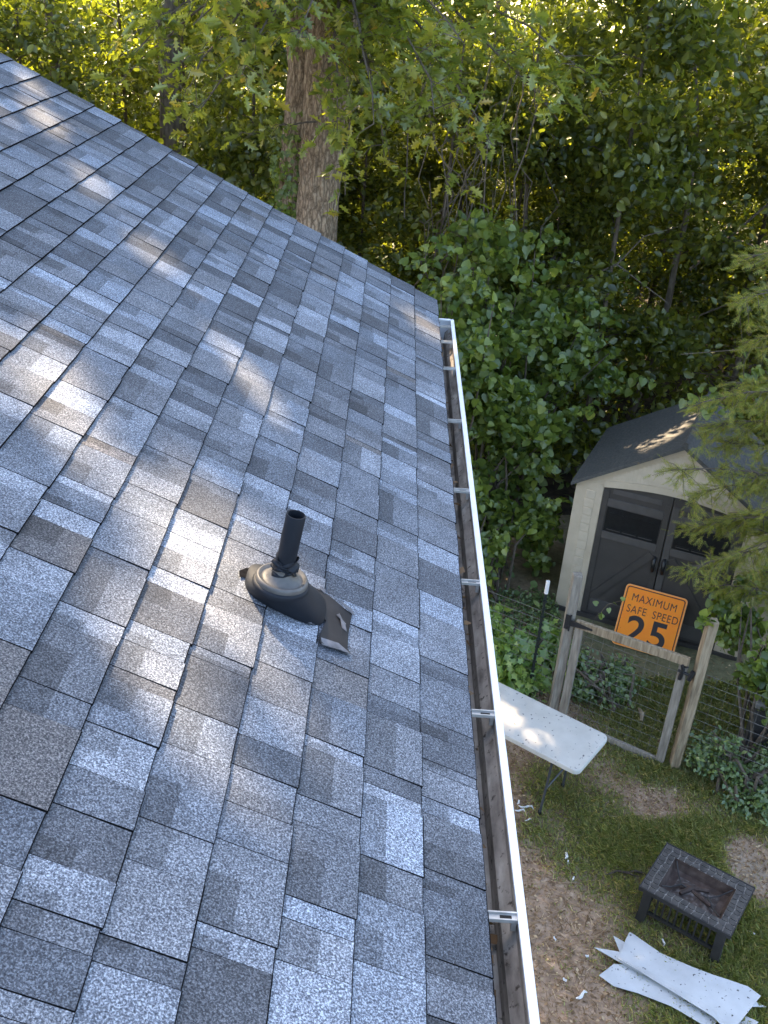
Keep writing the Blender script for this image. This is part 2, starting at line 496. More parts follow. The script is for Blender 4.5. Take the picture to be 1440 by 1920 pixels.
# ------------------------------------------------------------------ gutter
GX0, GX1, GT, GB = -0.060, 0.086, ZE-0.03, ZE-0.15      # back, front lip, top, bottom
GY0, GY1 = Y0, 4.86
mb = MB()
prof_in = [(GX0+.004, GT+.005), (GX0+.004, GB+.004), (GX1-.042, GB+.004), (GX1-.036, GB+.05), (GX1-.012, GB+.075), (GX1-.010, GT-.006)]
prof_out = [(GX0, GT+.005), (GX0, GB), (GX1-.038, GB), (GX1-.032, GB+.048), (GX1-.007, GB+.073), (GX1-.006, GT-.006)]
ny = 24
for prof, flip in ((prof_in, False), (prof_out, True)):
    ids = [[mb.pt((x, GY0+(GY1-GY0)*j/ny, z)) for j in range(ny+1)] for x, z in prof]
    for i in range(len(prof)-1):
        for j in range(ny):
            q = (ids[i][j], ids[i][j+1], ids[i+1][j+1], ids[i+1][j])
            mb.face(q if not flip else q[::-1], 0 if not flip else 1)
gutter = mb.build('gutter', [M_GDIRT, M_WHITE], house)
mb = MB()
lip = [(GX1-.013, GT-.010), (GX1-.013, GT), (GX1+.004, GT+.0015), (GX1+.006, GT-.004), (GX1+.004, GT-.016), (GX1-.004, GT-.018)]
ids = [[mb.pt((x, GY0+(GY1+.002-GY0)*j/ny, z + 0.0012*math.sin(j*1.9))) for j in range(ny+1)] for x, z in lip]
for i in range(len(lip)):
    for j in range(ny):
        i2 = (i+1) % len(lip)
        mb.face((ids[i][j], ids[i][j+1], ids[i2][j+1], ids[i2][j]))
mb.face([r[-1] for r in ids]); mb.face([r[0] for r in ids][::-1])
mb.build('lip', M_WHITE, gutter)
mb = MB()
o = [(x, z) for x, z in prof_out]
for yy, fl in ((GY1-.001, 0), (GY1+.003, 1)):
    pts = [(x, yy, z) for x, z in o]
    mb.poly(pts if fl else pts[::-1])
mb.box((GX0, GY1-.012, GT-.004), (GX1-.014, GY1+.004, GT+.003))
mb.build('end_cap', M_WHITE, gutter)
mb = MB()   # decayed leaf matter lying along the back of the trough
n_ = 220
for j in range(n_):
    yy = GY0 + (GY1-.02-GY0)*(j+.5)/n_
    hh = 0.055 + 0.02*math.sin(yy*3.1) + rnd.uniform(-0.008, 0.01)
    x1 = GX0 + .05 + rnd.uniform(-.006, .012)
    d = (GY1-GY0)/n_*0.62
    mb.poly([(GX0+.006, yy-d, GB+.035+hh*.5), (x1, yy-d, GB+.012+hh*.3), (x1+rnd.uniform(-.004,.004), yy+d, GB+.012+hh*.3), (GX0+.006, yy+d, GB+.035+hh*.5)])
    mb.poly([(x1, yy-d, GB+.012+hh*.3), (x1+.014, yy-d, GB+.005), (x1+.014, yy+d, GB+.005), (x1, yy+d, GB+.012+hh*.3)])
mb.build('leaf_debris', M_GUNK, gutter, kind='stuff')
for yy in (0.44, 1.06, 1.678, 2.296, 2.914, 3.532, 4.15, 4.52, 4.76, -0.2, -0.8):
    h = MB(); t = rnd.uniform(-.006, .006)
    z = GT-.008
    x0, x1 = GX0+.006, GX1-.0125
    h.box((x0, yy-.0105+t, z-.003), (x1, yy+.0105+t, z))
    h.box((x0, yy-.0105+t, z), (x1, yy-.0075+t, z+.006)); h.box((x0, yy+.0075+t, z), (x1, yy+.0105+t, z+.006))
    for xx in (x0+.028, x1-.024): h.box((xx-.012, yy-.005+t, z), (xx+.012, yy+.005+t, z+.0008), mat=1)
    h.box((x1-.012, yy-.009+t, z-.028), (x1-.002, yy+.009+t, z-.003))
    h.build('hanger', [M_HANG, M_GUNK], gutter)

# ------------------------------------------------------------------ plumbing vent with its flashing
PB = Vector((-0.4787, 1.710, 5.2985)); PT = Vector((-0.4507, 1.713, 5.470))
ax = (PT-PB).normalized()
def axis_frame(o, z):
    x = Vector((0, 1, 0)); x = (x - z*x.dot(z)).normalized(); y = z.cross(x)
    return Matrix((( x.x, y.x, z.x, o.x), (x.y, y.y, z.y, o.y), (x.z, y.z, z.z, o.z), (0, 0, 0, 1)))
Fp = axis_frame(PB, ax); Lp = (PT-PB).length
mb = MB().frame(Fp)
R_ = 0.0235
mb.lathe([(R_*.98, -0.08), (R_, 0.0), (R_*.99, Lp*.5), (R_, Lp-.002), (R_-.001, Lp), (R_-.004, Lp), (R_-.0045, Lp-.004), (R_-.0045, Lp-.12), (0.0005, Lp-.121)], 36)
vent = mb.build('vent_pipe', M_PIPE, house, smooth=True)
vent.data.set_sharp_from_angle(angle=math.radians(40))
mb = MB().frame(Fp)     # ring collar
mb.lathe([(0.064, -0.012), (0.064, -0.004), (0.061, 0.001), (0.057, 0.0015), (0.053, -0.0035), (0.047, -0.004), (0.038, 0.004), (0.027, 0.013), (0.0245, 0.022), (0.0238, 0.026)], 48)
cl = mb.build('collar', M_COLLAR, vent, smooth=True)
mb = MB().frame(Fp)     # second ring under it
mb.lathe([(0.0695, -0.026), (0.070, -0.018), (0.068, -0.013), (0.063, -0.0115)], 48)
mb.build('ring', M_BOOT, vent, smooth=True)
mb = MB().frame(Fp)     # bunched rubber sleeve round the pipe
prof = []
for i in range(15):
    z = 0.012 + 0.042*i/14
    prof.append((0.0265 + 0.0035*math.sin(i*1.55) + (0.004 if 4 < i < 10 else 0) - (0.0025 if i > 12 else 0), z))
rings = mb.lathe(prof, 40)
for k, ring in enumerate(rings):
    for j, vi in enumerate(ring):
        v = Vector(mb.v[vi]); a = j/40*2*math.pi
        v += ax*(0.005*math.sin(a*2+k*.35) + 0.003*math.sin(a*5+k*1.1)) + (v - (PB + ax*((v-PB).dot(ax)))).normalized()*(0.003*math.sin(a*3+k*.9))
        mb.v[vi] = tuple(v)
mb.build('rubber_sleeve', M_PIPE, vent, smooth=True)
# boot: a hood from a wide foot on the slope to the ring
mb = MB()
NB = 48; rows = []
Uv = Vector(U.tolist()); Nv = Vector(NR.tolist()); Yv = Vector((0, 1, 0))
foot_c = Vector(rp(0.528, 1.760, 0.0))
for i in range(9):
    t = i/8
    ring = []
    for j in range(NB):
        a = 2*math.pi*j/NB
        ca, sa = math.cos(a), math.sin(a); q_ = (abs(ca)**3.2 + abs(sa)**3.2)**(-1/3.2)
        f = foot_c + Uv*(0.112*ca*q_) + Yv*(0.086*sa*q_) + Nv*0.008
        e = PB + ax*(-0.024) + (Fp.to_3x3() @ Vector((0, 0, 0)))
        # ring direction matched to the foot direction
        d = (Uv*math.cos(a) + Yv*math.sin(a)); d = (d - ax*d.dot(ax)).normalized()
        e = PB + ax*(-0.024) + d*0.0695
        tt = t
        p = f.lerp(e, tt) - (f-PB).normalized()*0.0 
        bulge = math.sin(t*math.pi)*0.003
        p += d*bulge
        ring.append(mb.pt(p))
    rows.append(ring)
for i in range(8):
    for j in range(NB):
        mb.face((rows[i][j], rows[i][(j+1)%NB], rows[i+1][(j+1)%NB], rows[i+1][j]))
mb.build('boot', M_BOOT, vent, smooth=True)
# bare flashing sheet below, torn at the hem
OUT = [(0.470,1.840),(0.429,1.838),(0.397,1.828),(0.373,1.812),(0.347,1.802),(0.35,1.753),(0.352,1.713),(0.351,1.651),(0.343,1.634),(0.371,1.629),(0.425,1.622),(0.429,1.641),(0.416,1.722),(0.43,1.75),(0.47,1.76)]
mb = MB()
def sheet_h(s, y): return 0.0115 + 0.001*math.sin(s*60)*math.cos(y*31) + (0.003 if y < 1.645 else 0)
top = [mb.pt(rp(s, y, sheet_h(s, y))) for s, y in OUT]; bot = [mb.pt(rp(s, y, sheet_h(s, y)-.003)) for s, y in OUT]
mb.face(top); mb.face(bot[::-1])
for j in range(len(OUT)): mb.face((top[j], bot[j], bot[(j+1)%len(OUT)], top[(j+1)%len(OUT)]))
mb.build('flashing_sheet', M_SHEET, vent)
for pts in ([(0.392,1.76),(0.381,1.748),(0.372,1.722),(0.360,1.712),(0.366,1.735),(0.362,1.745),(0.374,1.751),(0.385,1.768)],
            [(0.425,1.640),(0.38,1.646),(0.352,1.640),(0.344,1.630),(0.372,1.624),(0.42,1.619)],
            [(0.447,1.852),(0.432,1.842),(0.428,1.832),(0.446,1.838)],
            [(0.384,1.828),(0.352,1.812),(0.340,1.798),(0.349,1.797),(0.372,1.808)],
            [(0.463,1.674),(0.447,1.676),(0.449,1.679),(0.456,1.681)]):
    mb = MB()
    a_ = [mb.pt(rp(s, y, .0165 + .003*math.sin(i*2.1))) for i, (s, y) in enumerate(pts)]
    b_ = [mb.pt(rp(s, y, .0145 + .003*math.sin(i*2.1))) for i, (s, y) in enumerate(pts)]
    mb.face(a_); mb.face(b_[::-1])
    for j in range(len(pts)): mb.face((a_[j], b_[j], b_[(j+1)%len(pts)], a_[(j+1)%len(pts)]))
    mb.build('film_shred', M_SHRED, vent)
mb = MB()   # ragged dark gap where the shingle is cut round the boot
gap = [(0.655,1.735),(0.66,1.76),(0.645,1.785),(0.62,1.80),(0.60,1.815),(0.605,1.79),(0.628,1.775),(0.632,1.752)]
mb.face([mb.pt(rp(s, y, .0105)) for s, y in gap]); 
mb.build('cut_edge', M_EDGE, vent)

# ------------------------------------------------------------------ yard materials
M_RESIN = mat_noise('beige_resin', [(0.3, (0.47, 0.385, 0.27)), (0.7, (0.56, 0.465, 0.335))], 6, 0.55, bmp=0.05)
M_RESIN2 = mat_noise('beige_resin_block', [(0.3, (0.5, 0.415, 0.30)), (0.7, (0.59, 0.495, 0.36))], 12, 0.6, bmp=0.15)
M_DOOR = mat_noise('brown_resin_door', [(0.3, (0.05, 0.043, 0.037)), (0.7, (0.068, 0.059, 0.051))], 5, 0.5, stretch=(1, 1, 1))
M_DOOR2 = mat_noise('brown_resin_trim', [(0.3, (0.072, 0.064, 0.057)), (0.7, (0.095, 0.084, 0.075))], 8, 0.5)
M_BLACK = mat_noise('black_plastic', [(0.3, (0.006, 0.006, 0.007)), (0.7, (0.014, 0.014, 0.015))], 20, 0.35)
M_SROOF = mat_noise('charcoal_resin_roof', [(0.3, (0.05, 0.05, 0.045)), (0.7, (0.105, 0.10, 0.088))], 26, 0.8, bmp=0.5, stretch=(1, 1, 2.5), speck=(22, 0.66, (0.15, 0.11, 0.065), 0.05))
M_WOOD = mat_noise('weathered_timber', [(0.25, (0.14, 0.10, 0.06)), (0.5, (0.30, 0.225, 0.14)), (0.75, (0.46, 0.365, 0.245))], 5, 0.8, bmp=0.35, stretch=(9, 9, 0.9), detail=7)
M_WOODG = mat_noise('grey_timber', [(0.25, (0.14, 0.115, 0.088)), (0.5, (0.25, 0.215, 0.17)), (0.75, (0.37, 0.33, 0.27))], 5, 0.85, bmp=0.35, stretch=(9, 9, 0.9), detail=7, seed=3)
M_ORANGE = mat_noise('orange_reflective', [(0.3, (0.98, 0.24, 0.002)), (0.7, (1.0, 0.29, 0.003))], 7, 0.6, speck=(26, 0.69, (0.5, 0.11, 0.004), 0.05))
M_INK = mat_plain('sign_ink', (0.018, 0.009, 0.006), 0.5)
M_SIGNBACK = mat_plain('pale_orange_rim', (0.85, 0.36, 0.10), 0.45)
M_WIRE = mat_plain('fence_wire', (0.20, 0.19, 0.17), 0.6, 0.2)
M_TPOST = mat_plain('dark_green_steel', (0.014, 0.02, 0.016), 0.5)
M_TABLE = mat_noise('speckled_table_plastic', [(0.3, (0.50, 0.475, 0.42)), (0.7, (0.62, 0.59, 0.53))], 5, 0.5, speck=(26, 0.645, (0.12, 0.11, 0.11), 0.03))
M_TLEG = mat_plain('grey_steel_tube', (0.10, 0.105, 0.11), 0.4, 0.5)
M_PITFRAME = mat_noise('dark_bronze_steel', [(0.3, (0.013, 0.012, 0.011)), (0.7, (0.028, 0.025, 0.023))], 14, 0.6, bmp=0.1)
M_PITTILE = mat_noise('slate_tile', [(0.3, (0.028, 0.024, 0.021)), (0.7, (0.085, 0.075, 0.066))], 16, 0.6, bmp=0.3)
M_GROUT = mat_noise('pale_grout', [(0.3, (0.12, 0.108, 0.095)), (0.7, (0.36, 0.33, 0.29))], 30, 0.9)
M_RUST = mat_noise('burnt_bowl', [(0.3, (0.02, 0.014, 0.011)), (0.5, (0.055, 0.033, 0.024)), (0.75, (0.12, 0.085, 0.065))], 11, 0.8, bmp=0.3)
M_ASH = mat_noise('ash', [(0.3, (0.035, 0.024, 0.019)), (0.5, (0.075, 0.055, 0.045)), (0.72, (0.2, 0.18, 0.165))], 25, 0.95, bmp=0.6)
M_PANEL = mat_noise('white_coated_sheet', [(0.3, (0.47, 0.475, 0.47)), (0.7, (0.58, 0.585, 0.58))], 6, 0.5, speck=(34, 0.665, (0.04, 0.04, 0.045), 0.025))
M_SCRAP = mat_plain('white_scrap', (0.75, 0.73, 0.7), 0.7)
M_BOXL = mat_noise('grey_plastic_lid', [(0.3, (0.22, 0.215, 0.2)), (0.7, (0.3, 0.295, 0.28))], 8, 0.55)
M_BOXD = mat_plain('dark_grey_plastic', (0.06, 0.06, 0.06), 0.55)
M_BARK0 = mat_noise('stick_bark', [(0.3, (0.03, 0.02, 0.014)), (0.7, (0.08, 0.06, 0.045))], 20, 0.9, bmp=0.5)

# ------------------------------------------------------------------ garden shed
SA = Vector((1.971, 9.661, 0.0)); SU = Vector((0.919, -0.394, 0)).normalized(); SV = Vector((-SU.y, SU.x, 0))
FS = Matrix(((SU.x, SV.x, 0, SA.x), (SU.y, SV.y, 0, SA.y), (0, 0, 1, 0), (0, 0, 0, 1)))     # x along the front, y into the shed, z up
SW, SD, SH, SR = 2.10, 1.58, 1.72, 2.40
shed = empty('garden_shed', tuple(SA + SU*1.05), label='beige resin garden shed with dark brown double doors and charcoal roof', cat='shed')
def sh(): return MB().frame(FS)
mb = sh()
mb.box((0.02, 0.05, 0.0), (0.06, SD, SH)); mb.box((SW-.06, 0.05, 0.0), (SW-.02, SD, SH)); mb.box((0.06, SD-.04, 0), (SW-.06, SD, SH))
mb.poly([(0.06, SD, SH), (0.06, SD-.02, SH), (SW/2, SD-.02, SR-.05), (SW/2, SD, SR-.05)])
mb.poly([(0.02, SD-.01, SH), (SW-.02, SD-.01, SH), (SW/2, SD-.01, SR-.03)])
for j in range(10):
    yy = 0.12+j*0.14
    mb.box((0.012, yy, 0.05), (0.0205, yy+.10, SH-.04)); mb.box((SW-.0205, yy, 0.05), (SW-.012, yy+.10, SH-.04))
mb.build('wall', M_RESIN, shed)
mb = sh(); mb.box((0.0, -0.02, 0.0), (SW, 0.05, 0.05)); mb.build('sill', M_DOOR, shed)
for x0, x1 in ((0.0, 0.305), (SW-.262, SW)):
    mb = sh(); mb.box((x0, 0.0, 0.05), (x1, 0.06, SH)); p = mb.build('corner_post', M_RESIN, shed, bevel=0.008)
    mb0 = x0 + (x1-x0)*0.40; zz = 0.10
    while zz < SH-.12:
        hgt = rnd.uniform(0.095, 0.125)
        b_ = sh(); b_.box((mb0+rnd.uniform(-.004,.004), -0.007, zz), (mb0+.105+rnd.uniform(-.004,.004), 0.002, min(zz+hgt-.012, SH-.05)))
        b_.build('stone_block', M_RESIN2, p, bevel=0.004); zz += hgt
# gable with arched lower edge
def arch(x):
    t = (x-0.305)/(SW-.262-.305); return 1.70 + 0.085*math.sin(math.pi*t)
N_ = 24; xs_ = [0.305+(SW-.262-.305)*i/N_ for i in range(N_+1)]
mb = sh()
lo = [(x, arch(x)) for x in xs_]
outl = [(0.0, SH)] + [(0.305, SH)] + [p for p in lo if p[1] > SH-.001] + [(SW-.262, SH), (SW, SH), (SW/2, SR-.02)]
f_ = [mb.pt((x, -0.004, z)) for x, z in outl]; k_ = [mb.pt((x, 0.055, z)) for x, z in outl]
mb.face(f_); mb.face(k_[::-1])
for j in range(len(f_)): mb.face((f_[j], k_[j], k_[(j+1)%len(f_)], f_[(j+1)%len(f_)]))
gable = mb.build('gable', M_RESIN, shed)
mb = sh()   # raised rim following the rake and the arch
for s_ in (0, 1):
    X = (lambda x: x) if s_ == 0 else (lambda x: SW-x)
    a0 = [(X(0.02), -0.022, SH+.005), (X(SW/2), -0.022, SR-.025), (X(SW/2), -0.022, SR-.115), (X(0.22), -0.022, SH+.055), (X(0.05), -0.022, SH+.002)]
    i0 = [mb.pt(p) for p in a0]; i1 = [mb.pt((p[0], -0.0045, p[2])) for p in a0]
    mb.face(i0)
    for j in range(5): mb.face((i0[j], i1[j], i1[(j+1)%5], i0[(j+1)%5]))
mb.build('gable_trim', M_RESIN, gable)
mb = sh()
for i in range(N_):
    (xa, za), (xb, zb) = lo[i], lo[i+1]
    za, zb = max(za, SH-.03), max(zb, SH-.03)
    ii = [mb.pt(p) for p in ((xa, -.018, za), (xb, -.018, zb), (xb, -.018, zb+.075), (xa, -.018, za+.075), (xa, -.003, za), (xb, -.003, zb), (xb, -.003, zb+.075), (xa, -.003, za+.075))]
    for q in ((0,1,2,3), (0,4,5,1), (3,2,6,7)): mb.face([ii[k] for k in q])
mb.build('arch_trim', M_RESIN, gable)
for i in range(34):    # vertical boards of the gable panel
    x = 0.36 + i*0.0415
    top_ = SH + (SR-SH)*(1-abs(x-SW/2)/(SW/2)) - .13; bot_ = max(arch(x), SH)+.082
    if top_-bot_ > .03:
        b_ = sh(); b_.box((x-.019, -.0065, bot_), (x+.019, -.003, top_)); b_.build('gable_board', M_RESIN2, gable)
# doors
for s_ in (0, 1):
    xa, xb = (0.307, 1.052) if s_ == 0 else (1.060, SW-.264)
    mb = sh()
    xs2 = [xa+(xb-xa)*i/10 for i in range(11)]
    ol = [(xa, 0.06)] + [(xb, 0.06)] + [(x, arch(x)-.004) for x in xs2[::-1]]
    f_ = [mb.pt((x, 0.012, z)) for x, z in ol]; k_ = [mb.pt((x, 0.04, z)) for x, z in ol]
    mb.face(f_); mb.face(k_[::-1])
    for j in range(len(f_)): mb.face((f_[j], k_[j], k_[(j+1)%len(f_)], f_[(j+1)%len(f_)]))
    door = mb.build('door', M_DOOR, shed)
    if s_ == 0: w0, w1 = 0.384, 0.975
    else: w0, w1 = 1.148, 1.720
    for nm, q in (('window_rail', (w0-.01, w1+.01, 1.475, 1.575)), ('window_rail', (w0-.01, w1+.01, 1.075, 1.165))):
        b_ = sh(); b_.box((q[0], -0.001, q[2]), (q[1], 0.0125, q[3])); b_.build(nm, M_DOOR2, door, bevel=0.004)
    b_ = sh(); b_.box((xa+.004, 0.001, 0.08), (w0-.012, 0.0122, 1.66)); b_.build('door_stile', M_DOOR2 if s_ else M_DOOR, door, bevel=0.003)
    b_ = sh(); b_.box((w1+.012, 0.001, 0.08), (xb-.004, 0.0122, 1.66)); b_.build('door_stile', M_DOOR, door, bevel=0.003)
    b_ = sh(); b_.box((w0+.03, 0.003, 1.64), (w1-.03, 0.0123, 1.70)); b_.build('door_panel', M_DOOR2, door, bevel=0.003)
    b_ = sh(); b_.box((w0, 0.006, 1.17), (w1, 0.0122, 1.47)); wn_ = b_.build('window', M_BLACK, door)
    for zz in (1.195, 1.212, 1.40):
        for q in range(3):
            l_ = (w1-w0-.06)/3
            b_ = sh(); b_.box((w0+.03+q*l_, 0.002, zz), (w0+.03+q*l_+l_*.86, 0.0065, zz+.007)); b_.build('window_slat', M_DOOR2 if zz == 1.195 else M_BLACK, door)
    b_ = sh()      # diagonal brace
    P_ = (w0+.02, 0.30), (w1-.02, 1.03)
    if s_: P_ = (w1-.02, 0.30), (w0+.02, 1.03)
    b_.beam((P_[0][0], 0.006, P_[0][1]), (P_[1][0], 0.006, P_[1][1]), 0.012, 0.085, up=(0,0,1)); b_.build('brace', M_DOOR, door)
    b_ = sh(); b_.box((w0, 0.004, 0.10), (w1, 0.0122, 0.27)); b_.build('kick_panel', M_DOOR2, door, bevel=0.003)
    hx = 1.000 if s_ == 0 else 1.108
    b_ = sh(); b_.tube([(hx, 0.012, 0.83), (hx, -.03, 0.85), (hx, -.042, 0.92), (hx, -.03, 0.99), (hx, 0.012, 1.01)], [.016, .02, .021, .02, .016], 10)
    b_.build('handle', M_BLACK, door, smooth=True)
# roof
mb = sh()
for s_ in (0, 1):
    X = (lambda x: x) if s_ == 0 else (lambda x: SW-x)
    sl_ = (SR-SH)/(SW/2)
    e0 = -0.05; ez = SH - .012 + e0*sl_
    rows_ = []
    for i in range(9):
        t = i/8; x = e0+(SW/2-e0)*t; z = ez+(SR-.012-ez)*t
        rows_.append([mb.pt((X(x), yy, z + 0.014 + 0.003*math.sin(i*2.4+yy*3))) for yy in (-0.06, SD*.25, SD*.5, SD*.75, SD+.06)])
    for i in range(8):
        for j in range(4):
            q = (rows_[i][j], rows_[i][j+1], rows_[i+1][j+1], rows_[i+1][j]); mb.face(q[::-1] if s_ == 0 else q)
    fr_ = [mb.pt((X(e0), -.06, ez-.03)), mb.pt((X(SW/2), -.06, SR-.045)), rows_[8][0]] + [rows_[i][0] for i in range(7, -1, -1)]
    mb.face(fr_)
    bk_ = [mb.pt((X(e0), SD+.06, ez-.03)), mb.pt((X(SW/2), SD+.06, SR-.045)), rows_[8][4]] + [rows_[i][4] for i in range(7, -1, -1)]
    mb.face(bk_)
    mb.face([mb.pt((X(e0), -.06, ez-.03)), mb.pt((X(e0), SD+.06, ez-.03))] + rows_[0][::-1])
    mb.poly([(X(e0), -.06, ez-.03), (X(e0), SD+.06, ez-.03), (X(SW/2), SD+.06, SR-.045), (X(SW/2), -.06, SR-.045)])
sroof = mb.build('shed_roof', M_SROOF, shed)
mb = sh(); mb.tube([(SW/2, -.065, SR+.012), (SW/2, SD+.065, SR+.012)], 0.03, 8); mb.build('ridge_cap', M_SROOF, sroof)
# ------------------------------------------------------------------ road sign leaning on the doors
def text_mesh(body, size, sx, off):
    cu = bpy.data.curves.new('lettering', 'FONT'); cu.body = body; cu.size = size; cu.offset = off
    cu.align_x = 'CENTER'; cu.align_y = 'CENTER'; cu.space_character = 1.12; cu.extrude = 0.0
    ob = bpy.data.objects.new('lettering', cu); COL.objects.link(ob)
    dg = bpy.context.evaluated_depsgraph_get()
    me = bpy.data.meshes.new_from_object(ob.evaluated_get(dg))
    bpy.data.objects.remove(ob); bpy.data.curves.remove(cu)
    for v in me.vertices: v.co.x *= sx
    return me
sb = Vector((2.845, 8.875, 0.012)); su_ = Vector((0.924, -0.382, 0)).normalized()
back = Vector((-su_.y, su_.x, 0)); lean = (back*0.335 + Vector((0, 0, 0.60))).normalized()
sn_ = su_.cross(lean)                                    # towards the viewer
FG = Matrix(((su_.x, lean.x, sn_.x, sb.x), (su_.y, lean.y, sn_.y, sb.y), (su_.z, lean.z, sn_.z, sb.z), (0, 0, 0, 1)))
sign = empty('road_sign', tuple(sb), label='orange square road sign reading maximum safe speed 25, leaning on the shed doors', cat='sign')
def rrect(w, h, r, n=6, cx=0, cy=0):
    o = []
    for (qx, qy, a0) in ((w/2-r, h/2-r, 0), (-w/2+r, h/2-r, 90), (-w/2+r, -h/2+r, 180), (w/2-r, -h/2+r, 270)):
        for i in range(n+1):
            a = math.radians(a0 + 90*i/n); o.append((cx+qx+r*math.cos(a), cy+qy+r*math.sin(a)))
    return o
SWd, SHt = 0.685, 0.70
mb = MB().frame(FG); mb.prism(rrect(SWd, SHt, 0.045, cy=SHt/2), -0.004, 0.0, 0); mb.build('panel', M_SIGNBACK, sign)
mb = MB().frame(FG); mb.prism(rrect(SWd-.022, SHt-.022, 0.036, cy=SHt/2), 0.0002, 0.001, 0); mb.build('face', M_ORANGE, sign)
mb = MB().frame(FG)
oo = rrect(SWd-.040, SHt-.040, 0.032, cy=SHt/2); ii = rrect(SWd-.062, SHt-.062, 0.024, cy=SHt/2)
a_ = [mb.pt((x, y, .0016)) for x, y in oo]; b_ = [mb.pt((x, y, .0016)) for x, y in ii]
for j in range(len(a_)): mb.face((a_[j], a_[(j+1)%len(a_)], b_[(j+1)%len(a_)], b_[j]))
mb.build('border_line', M_INK, sign)
for body, size, sx, off, cx, cy in (('MAXIMUM', 0.122, 0.82, 0.0, 0.0, 0.562), ('SAFE', 0.122, 0.80, 0.0, -0.165, 0.428), ('SPEED', 0.122, 0.80, 0.0, 0.155, 0.428), ('25', 0.42, 1.05, 0.008, 0.0, 0.20)):
    me = text_mesh(body, size, sx, off)
    me.transform(FG @ Matrix.Translation((cx, cy, 0.0017)))
    me.materials.clear(); me.materials.append(M_INK)
    o = bpy.data.objects.new('lettering', me); COL.objects.link(o); adopt(o, sign)

# ------------------------------------------------------------------ gate, posts and wire fence
P1 = Vector((1.72, 7.66, 0)); P0 = Vector((2.77, 7.045, 0)); GU = (P0-P1).normalized(); GV = Vector((GU.y, -GU.x, 0))   # GV towards the camera
def gp(u, w, d=0.0): return P1 + GU*u + GV*d + Vector((0, 0, w))
def fence_post(u, h, m, label):
    mb = MB()
    mb.tube([gp(u, -0.25), gp(u+.004, h*.4), gp(u-.003, h*.8), gp(u, h)], [0.064, .063, .064, .062], 4, mat=0)
    return mb.build('fence_post', m, None, bevel=0.006, label=label, cat='post', group='gate posts')
fence_post(-0.035, 1.70, M_WOODG, 'weathered square timber post on the hinge side of the gate')
fence_post(1.232, 1.72, M_WOOD, 'square timber post on the latch side of the gate, vine leaf on top')
gate = empty('garden_gate', tuple(gp(0.6, 0.0)), label='weathered timber frame gate filled with wire mesh, in front of the shed', cat='gate')
def bar(name, a, b, w, h, m, up=None):
    mb = MB(); mb.beam(a, b, w, h, up=up or tuple(GV), jitter=0.002); return mb.build(name, m, gate, bevel=0.005)
bar('top_rail', gp(0.05, 1.20, .035), gp(1.135, 1.235, .035), 0.088, 0.042, M_WOOD)
bar('stile', gp(0.085, 0.05, .033), gp(0.085, 1.157, .033), 0.082, 0.038, M_WOODG)
bar('stile', gp(1.10, 0.03, .033), gp(1.095, 1.188, .033), 0.082, 0.038, M_WOODG)
bar('bottom_rail', gp(0.128, 0.045, .033), gp(1.058, 0.03, .033), 0.085, 0.038, M_WOODG)
def wires(par, A, B, z0, z1, du, dw, name='wire'):
    A = Vector(A); B = Vector(B); L = (B-A).length; d = (B-A)/L
    n = max(2, int(L/du)); m_ = max(2, int((z1-z0)/dw))
    mb = MB()
    for i in range(n+1):
        p = A + d*(L*i/n); mb.tube([p+Vector((0,0,z0)), p+Vector((rnd.uniform(-.004,.004),0,z1))], 0.0013, 3, caps=False)
    for j in range(m_+1):
        z = z0+(z1-z0)*j/m_
        mb.tube([A+Vector((0,0,z)), A+d*(L*.5)+Vector((0,0,z+rnd.uniform(-.006,.006))), B+Vector((0,0,z))], 0.0021, 3, caps=False)
    return mb.build('wire_mesh', M_WIRE, par)
wires(gate, gp(0.12, 0, .012), gp(1.07, 0, .012), 0.06, 1.18, 0.10, 0.10)
mb = MB()
mb.box((0,0,0),(0,0,0)) if False else None
q = [gp(-0.055, 1.12, .066), gp(-0.005, 1.12, .066), gp(-0.005, 1.28, .066), gp(-0.055, 1.28, .066)]
q2 = [p + GV*.006 for p in q]
i1 = [mb.pt(p) for p in q]; i2 = [mb.pt(p) for p in q2]
mb.face(i1); mb.face(i2)
for j in range(4): mb.face((i1[j], i1[(j+1)%4], i2[(j+1)%4], i2[j]))
st = [gp(0.0, 1.235, .062), gp(0.0, 1.165, .062), gp(0.22, 1.20, .062), gp(0.22, 1.215, .062)]
i1 = [mb.pt(p) for p in st]; i2 = [mb.pt(p+GV*.006) for p in st]
mb.face(i1); mb.face(i2)
for j in range(4): mb.face((i1[j], i1[(j+1)%4], i2[(j+1)%4], i2[j]))
mb.tube([gp(-.004, 1.11, .072), gp(-.004, 1.29, .072)], .009, 8)
for zz in (1.14, 1.20, 1.26): mb.tube([gp(-.03, zz, .066), gp(-.03, zz, .078)], .008, 8)
mb.build('hinge', M_DARKMETAL, gate)
mb = MB()
mb.tube([gp(1.09, 1.04, .058), gp(1.10, 1.16, .06), gp(1.085, 1.20, .07)], [.018, .02, .014], 8)
mb.tube([gp(1.06, 1.13, .062), gp(1.20, 1.12, .062)], .014, 8); mb.tube([gp(1.17, 1.07, .062), gp(1.19, 1.17, .062)], .022, 8)
mb.tube([gp(1.10, 1.18, .06), gp(1.14, 1.21, .08)], .009, 6)
mb.build('latch', M_DARKMETAL, gate)
fr = empty('wire_fence', tuple(gp(2.2, 0)), label='wire mesh fence overgrown with vines, running right from the gate', cat='fence')
wires(fr, gp(1.30, 0), gp(3.4, 0), 0.03, 1.15, 0.10, 0.10)
mb = MB(); mb.tube([gp(3.4, -.2), gp(3.4, 1.4)], 0.02, 6); mb.build('steel_post', M_TPOST, fr)
